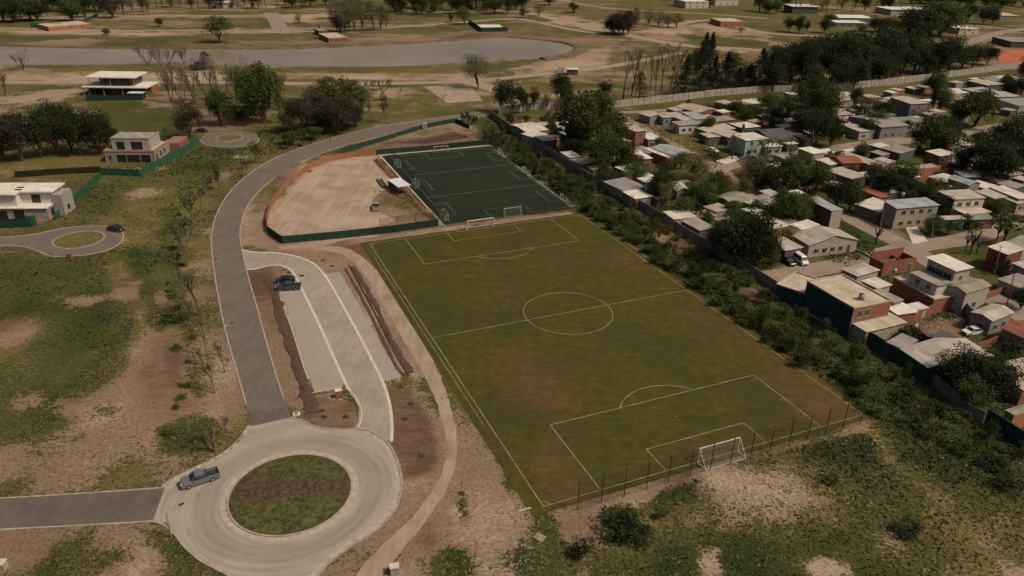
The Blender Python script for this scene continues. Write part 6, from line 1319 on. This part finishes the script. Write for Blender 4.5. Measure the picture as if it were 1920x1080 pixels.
# grey block house under construction
c = P(292,305); e = empty('building_site_house', c, R(3), "grey block house under construction behind a green cloth fence", 'house', G2)
b = MB(); blk(b, -15.5, 0, 0, 13, 0, 3.4); b.build('ground_floor', WALLC['block'], e)
b = MB(); blk(b, -15.6, .1, -.1, .25, 3.42, 4.0); blk(b, -.25, .1, .252, 13, 3.42, 4.0); blk(b, -15.6, -15.3, .252, 13, 3.42, 4.0); b.build('parapet', brickmat((.36, .2, .14)), e)
b = MB(); blk(b, -15.2, -.3, .3, 12.9, 3.4, 3.43); b.build('terrace_slab', ROOFC['screed'], e)
b = MB(); blk(b, -13.6, -1.8, 2.2, 11, 3.44, 7.0); b.build('upper_floor', M('raw_render', (.34, .31, .27), obj=True), e)
b = MB(); blk(b, -13.4, -2, 2.4, 10.8, 7.0, 7.05); blk(b, -13.7, -1.7, 2.1, 2.38, 7.0, 7.4); blk(b, -13.7, -13.42, 2.382, 11.1, 7.0, 7.4); blk(b, -1.98, -1.7, 2.382, 11.1, 7.0, 7.4); b.build('roof', ROOFC['screedgrey'], e)
for x0, x1 in ((-12.2, -9.6), (-7.6, -4)): opening(e, x0, x1, 3.6, 6.2, 2.2)
opening(e, -14.2, -13.4, 1, 2.4, 0); opening(e, -11.8, -1.2, .15, 2.6, 0); opening(e, 1.2, 2.4, .1, 2.5, 0, axis='x'); opening(e, 4.5, 5.8, .9, 2.6, 0, axis='x'); opening(e, 7.5, 8.8, .9, 2.6, 0, axis='x')
b = MB()
for x in (-8.9, -4.6): b.box(x, x+.25, -.09, -.072, .15, 2.6)
b.build('column', WALLC['block'], e)
b = MB(); blk(b, -1.6, 3.2, 13.1, 22, 0, 2.8); b.build('rear_wing', WALLC['brick'], e)
# lakeside house under construction: slab roofs on columns
c = P(270,181); e = empty('building_site_house', c, R(2), "open slab-built house under construction near the lake", 'house', G2)
b = MB(); blk(b, -26, 2, 0, 13, 3.4, 3.8); b.build('floor_slab', ROOFC['screedwhite'], e)
b = MB(); blk(b, -24, -3, 1, 15, 7.4, 7.8); b.build('roof', ROOFC['screedwhite'], e)
b = MB(); blk(b, -25, .5, 4, 12.6, 0, 3.38); b.build('ground_floor', WALLC['brickdark'], e)
b = MB(); blk(b, -20, -5, 5, 13, 3.82, 7.38); b.build('upper_floor', M('raw_dark_render', (.14, .11, .09), obj=True), e)
for x in (-25.5, -17, -9, 1.2): b = MB(); b.bar((x, .6, 0), (x, .6, 3.4), .16); b.build('column', MAT['palepanel'], e)
for x in (-23, -14, -4): b = MB(); b.bar((x, 1.6, 3.8), (x, 1.6, 7.4), .14); b.build('column', MAT['palepanel'], e)
for x0, x1 in ((-22, -15), (-13, -6)): opening(e, x0, x1, .3, 2.9, 4); 
for x0, x1 in ((-18.5, -13), (-11.5, -7)): opening(e, x0, x1, 4.1, 6.9, 5)
b = MB(); blk(b, .52, 1.8, 5, 12.4, 0, 3.3); b.build('side_wall', WALLC['brick'], e)
c = P(268,187); e = empty('container_office', c, R(2), "white-roofed site hut in front of the lakeside building site", 'hut'); b = MB(); b.box(-6, 0, 0, 3, 0, 2.6); b.build('wall', MAT['greencloth2'], e); b = MB(); b.box(-6.3, .2, -.3, 3.4, 2.6, 2.75); b.build('roof', ROOFC['tinwhite'], e)
# far houses
FG = 'far houses of the new quarter'
for r in [
 ("brick shell beyond the lake behind a green cloth", (84,44),(90,50),(160,42),3,'orange','screed','para',.3,(3,0),NW),
 ("small red brick shell near the far lake shore", (612,62),(616,71),(648,68),3,'brick','screed','para',.3,(4,0),NW),
 ("little brown-roofed hut beside the small brick shell", (596,53),(598,58),(612,57),3,'dark','tingrey','flat',.3,NW,NW),
 ("orange brick house on the far meadow", (1350,34),(1352,40),(1388,38),4,'orange','screed','para',.3,(3,0),NW),
 ("white two-storey house at the upper edge of the far meadow", (1284,-2),(1286,3),(1318,1),6,'white','screedwhite','flat',.3,(3,0),NW,.3),
 ("pale house right of it at the upper edge", (1340,-6),(1342,0),(1372,-2),5,'white','screedwhite','flat',.3,(3,0),NW,.3),
 ("dark boxy house with white roof on the upper meadow", (1484,8),(1487,12),(1526,11),6,'dark','screedwhite','flat',.3,(2,0),NW,.8),
 ("long low modern house with white roof bands", (1572,28),(1574,33),(1622,31),4.5,'white','screedwhite','flat',.3,(4,0),NW,1.0),
 ("pale low wing in front of the long modern house", (1566,38),(1569,42),(1612,41),3,'white','screedwhite','flat',.3,(3,0),NW,1.0),
 ("pale modern house behind the big dark trees", (1668,13),(1672,18),(1720,14),5,'pale','screedwhite','flat',.3,(3,0),NW,.6),
 ("small white open pavilion right of the big dark trees", (1798,49),(1800,54),(1815,51),4,'white','screedwhite','flat',.3,(2,0),NW,.4),
 ("dark house by the fork of the far street", (1890,70),(1897,78),(1935,76),4,'dark','tingrey','flat',.3,NW,NW),
 ("yellow-fronted house at the upper right corner", (1874,24),(1876,29),(1900,28),4,'beige','screed','flat',.3,(2,0),NW),
 ("pale house at the top behind the pond of trees", (402,2),(404,6),(440,5),4,'white','screedwhite','flat',.3,(2,0),NW),
 ("walled building site plinth beyond the lake", (896,46),(902,56),(950,55),1.2,'pale','screedwhite','para',.3,NW,NW),
]: house(*r, group=FG)
c = P(740,356); b0, rz, w, d = frame3((731,337),(747,351),(768,347), 2.6)
e = empty('shelter', (b0.x, b0.y, 0), rz, "open shelter with bluish white roof beside the small pitches", 'shelter'); b = MB(); b.box(-.2, w+.2, -.2, d+.2, 2.6, 2.72); b.build('roof', M('blue_white_sheet', (.50, .53, .56), lo=.9), e)
for x in (0, w):
    for y in (0, d): b = MB(); b.bar((x, y, 0), (x, y, 2.6), .07); b.build('post', MAT['dark'], e)
b = MB(); b.box(0, w, d-.1, d, 0, 2.3); b.build('back_panel', WALLC['dark'], e)
g = random.Random(8)
for i, (x, y, lab) in enumerate([(716,345,"long dark pile of posts left of the shelter")]):
    c = P(x, y); e = empty('timber_stack', c, R(112), lab, 'timber stack')
    for k in range(6): b = MB(); b.box(-4, 4+g.uniform(-.5, .5), -.8+k*.27, -.58+k*.27, 0, .35+g.uniform(0, .3)); b.build('timber', MAT['bark'], e)
scatter('building_debris', 90, [(728,345),(752,352),(800,385),(790,395),(740,370)], .35, MAT['dark'], 11)
scatter('building_debris', 160, [(1725,600),(1800,590),(1820,612),(1770,632),(1730,625)], .25, rub, 12); scatter('building_debris', 60, [(1735,592),(1795,580),(1800,596),(1745,606)], .4, MAT['dark'], 13)
# ------------------------------------------------------------------ goals
def goal(label, org, ax, dr, wd, hg, dp, r=.06, topd=.0, name='football_goal', net=True):
    """ax along the goal line, dr pointing behind the goal"""
    e = empty(name, org, 0, label, 'goal'); u = ax*(wd/2); z = Vector((0, 0, 1))
    b = MB(); b.bar(-u, -u+z*hg, r, n=8); b.build('post', MAT['white'], e); b = MB(); b.bar(u, u+z*hg, r, n=8); b.build('post', MAT['white'], e); b = MB(); b.bar(-u+z*hg, u+z*hg, r, n=8); b.build('crossbar', MAT['white'], e)
    b = MB(); b.tube([-u+z*hg, -u+z*hg+dr*topd, -u+dr*dp, -u], r*.8); b.tube([u+z*hg, u+z*hg+dr*topd, u+dr*dp, u], r*.8); b.bar(-u+dr*dp, u+dr*dp, r*.8); b.build('frame', MAT['white'], e)
    if net: b = MB(); b.quad(-u+z*hg, u+z*hg, u+dr*dp, -u+dr*dp); b.quad(-u, -u+z*hg, -u+dr*dp, -u+dr*dp+z*.01); b.quad(u, u+z*hg, u+dr*dp, u+dr*dp+z*.01); b.build('net', MAT['goalnet'], e)
    return e
goal("white full-size goal at the near end of the pitch", F(hw, 0), PU, -PV, 7.32, 2.5, 2.0, .085)
goal("white full-size goal at the far end of the pitch", F(hw, PL), PU, PV, 7.32, 2.5, 1.6, .10)
goal("white goal on the near end of the small pitches", Tq(.5, 0), (TFR-TFL).normalized(), -(TBL-TFL).normalized(), 5, 2.1, 1.2, .06); goal("white goal on the far end of the small pitches", Tq(.5, 1), (TFR-TFL).normalized(), (TBL-TFL).normalized(), 5, 2.1, 1.2, .06)
for s_, u0 in (('left', 0), ('right', 1)):
    for k in range(3):
        ax = (TBL-TFL).normalized(); dr = (TFR-TFL).normalized()*(-1 if u0 == 0 else 1); pos = ('near', 'middle', 'far')[k]
        o_ = Tq(u0, (k+.5)/3+(-.10 if k == 0 else .0)); e = goal(f"small white goal on the {s_} side of the small pitches, {pos} one", o_, ax, dr, 4, 2.0, 1.2, .05)
        b = MB()
        for q_ in (-1, 1): b.tube([ax*2*q_+dr*(.6+.55*math.cos(t_))+Vector((0, 0, 1+.8*math.sin(t_))) for t_ in np.linspace(0, 6.283, 13)], .035)
        b.build('side_hoop', MAT['white'], e)
# ------------------------------------------------------------------ ball-stop fences
def stopfence(label, a, b_, n, h, r=.065, net='net'):
    e = empty('ball_stop_fence', a, 0, label, 'fence'); me = None
    for k in range(n):
        p = (b_-a)*(k/(n-1))
        if me is None: b = MB(); b.bar((0, 0, 0), (0, 0, h), r, n=6); o = b.build('post', MAT['dark'], e); me = o.data
        else: o = bpy.data.objects.new('post', me); col.objects.link(o); o.parent = e
        o.location = p
    b = MB()
    for z in (.1, h*.5, h-.05): b.bar(Vector((0, 0, z)), b_-a+Vector((0, 0, z)), .012, n=3)
    b.build('wire', MAT['dark'], e); b = MB(); b.quad(Vector((0, 0, .05)), b_-a+Vector((0, 0, .05)), b_-a+Vector((0, 0, h)), Vector((0, 0, h))); b.build('net', MAT[net], e)
stopfence("tall ball-stop fence with thin dark posts behind the near goal", P(1083,957), P(1612,796), 15, 5.0)
stopfence("tall ball-stop fence between the football pitch and the small pitches", P(714,443), P(1076,392), 13, 4.8, net='net2'); stopfence("ball-stop fence along the left side of the small pitches", P(833,421), P(735,298), 18, 3.6, .05, 'net2'); stopfence("ball-stop fence at the far end of the small pitches", P(712,289), P(917,272), 12, 4.6, .055, 'net2')
# ------------------------------------------------------------------ street lamps
def lamp(label, bx, by, tx, ty, lx, ly, h=None):
    p = P(bx, by); h = height(bx, by, by-ty); top = Vector((0, 0, h)); q = P(lx, ly, h+.3)-p; q.z = 0
    if q.length > 3.2: q = q.normalized()*3.2
    e = empty('street_lamp', p, 0, label, 'street lamp', 'street lamps along the road'); b = MB(); b.bar((0, 0, 0), top, .10, .06, n=8); b.build('pole', MAT['grey'], e); b = MB(); en = top+q+Vector((0, 0, .3)); b.bar(top, en, .05, n=6); b.build('arm', MAT['grey'], e)
    b = MB(); d = q.normalized(); s_ = Vector((-d.y, d.x, 0)); b.add([en+d*x+s_*y+Vector((0, 0, z)) for z in (-.06, .08) for x, y in ((-.1, -.14), (.55, -.1), (.55, .1), (-.1, .14))], [(3, 2, 1, 0), (4, 5, 6, 7), (0, 1, 5, 4), (1, 2, 6, 5), (2, 3, 7, 6), (3, 0, 4, 7)]); b.build('lamp_head', MAT['dark'], e)
lamp("grey street lamp beside the kerb of the roundabout", 322,1008, 315,962, 337,947); lamp("street lamp on the left verge above the roundabout", 427,672, 417,615, 432,607); lamp("street lamp on the left verge level with the parking entry", 394,527, 389,490, 403,486)
# drain, pillar, boxes, planks
c = P(309,987); e = empty('drain_grate', c+Vector((0, 0, .04)), R(-20), "dark drain grate at the edge of the roundabout", 'drain'); b = MB(); b.box(-.75, .75, -.45, .45, 0, .02); b.build('frame', MAT['grey'], e)
for k in range(6): b = MB(); b.box(-.65, .65, -.38+k*.13, -.32+k*.13, .021, .05); b.build('bar', MAT['dark'], e)
c = P(556,778); e = empty('drain_inlet', c, R(10), "white drain box at the junction of road and roundabout", 'drain'); b = MB(); b.box(-.55, .55, -.4, .4, 0, .3); b.build('box', MAT['white'], e); b = MB(); b.box(-.3, .3, -.2, .2, .301, .32); b.build('opening', MAT['dark'], e)
c = P(636,746); e = empty('meter_pillar', c, R(20), "brick meter pillar with white cap on the parking island", 'pillar'); b = MB(); b.box(-.5, .5, -.3, .3, 0, 1.5); b.build('pillar', WALLC['brick'], e); b = MB(); b.box(-.6, .6, -.4, .4, 1.5, 1.62); b.build('cap', MAT['white'], e)
scatter('broken_bricks', 40, [(615,740),(650,742),(648,750),(618,752)], .2, MAT['kerb'], 21)
c = P(740,1075); e = empty('service_box', c, R(12), "pale service box at the near edge below the pitch corner", 'service box'); b = MB(); b.box(-.5, .5, -.4, .4, 0, 1.2); b.build('box', MAT['palepanel'], e); b = MB(); b.box(-.58, .58, -.48, .48, 1.2, 1.3); b.build('lid', MAT['gutter'], e)
c = P(3,1066); e = empty('service_box', c, R(5), "pale box at the lower left corner", 'service box'); b = MB(); b.box(-.6, .6, -.5, .5, 0, 1.0); b.build('box', MAT['palepanel'], e); b = MB(); b.box(-.65, .65, -.55, .55, 1.0, 1.08); b.build('lid', MAT['gutter'], e)
c = P(131,484); e = empty('brick_stand', c, 0, "little brick stand at the kerb of the lower cul-de-sac", 'brick stand'); b = MB(); b.box(-.5, .5, -.3, .3, 0, 1.1); b.build('stand', WALLC['brickdark'], e)
c = P(1012,1009); e = empty('pallet', c, R(-35), "weathered pallet on the sand near the pitch corner", 'pallet')
for k in range(5): b = MB(); b.box(-.7, .7, -.55+k*.24, -.38+k*.24, .12, .16); b.build('slat', MAT['kerb'], e)
for k in range(3): b = MB(); b.box(-.65+k*.6, -.55+k*.6, -.55, .58, 0, .118); b.build('bearer', MAT['bark'], e)
c = P(984,956); e = tag(empty('plank', c, R(25)), "pale plank lying beside the pitch corner", 'plank'); b = MB(); b.box(-.9, .9, -.09, .09, .02, .10); b.build('board', MAT['gutter'], e)
c = P(716,200); e = empty('notice_board', c, 0, "small white board beside the thin trees", 'notice board'); b = MB(); b.box(-1.2, 1.2, -.05, .05, .9, 2.3); b.build('board', MAT['white'], e); b = MB(); b.bar((-1, 0, 0), (-1, 0, .9), .06); b.bar((1, 0, 0), (1, 0, .9), .06); b.build('leg', MAT['grey'], e)
c = P(1074,141); e = empty('guard_hut', c, R(5), "small white-roofed hut above the bend of the far road", 'hut'); b = MB(); b.box(-2.5, 2.5, 0, 4, 0, 2.8); b.build('wall', WALLC['dark'], e); b = MB(); b.box(-3, 3, -.5, 4.5, 2.8, 3.); b.build('roof', ROOFC['tinwhite'], e)
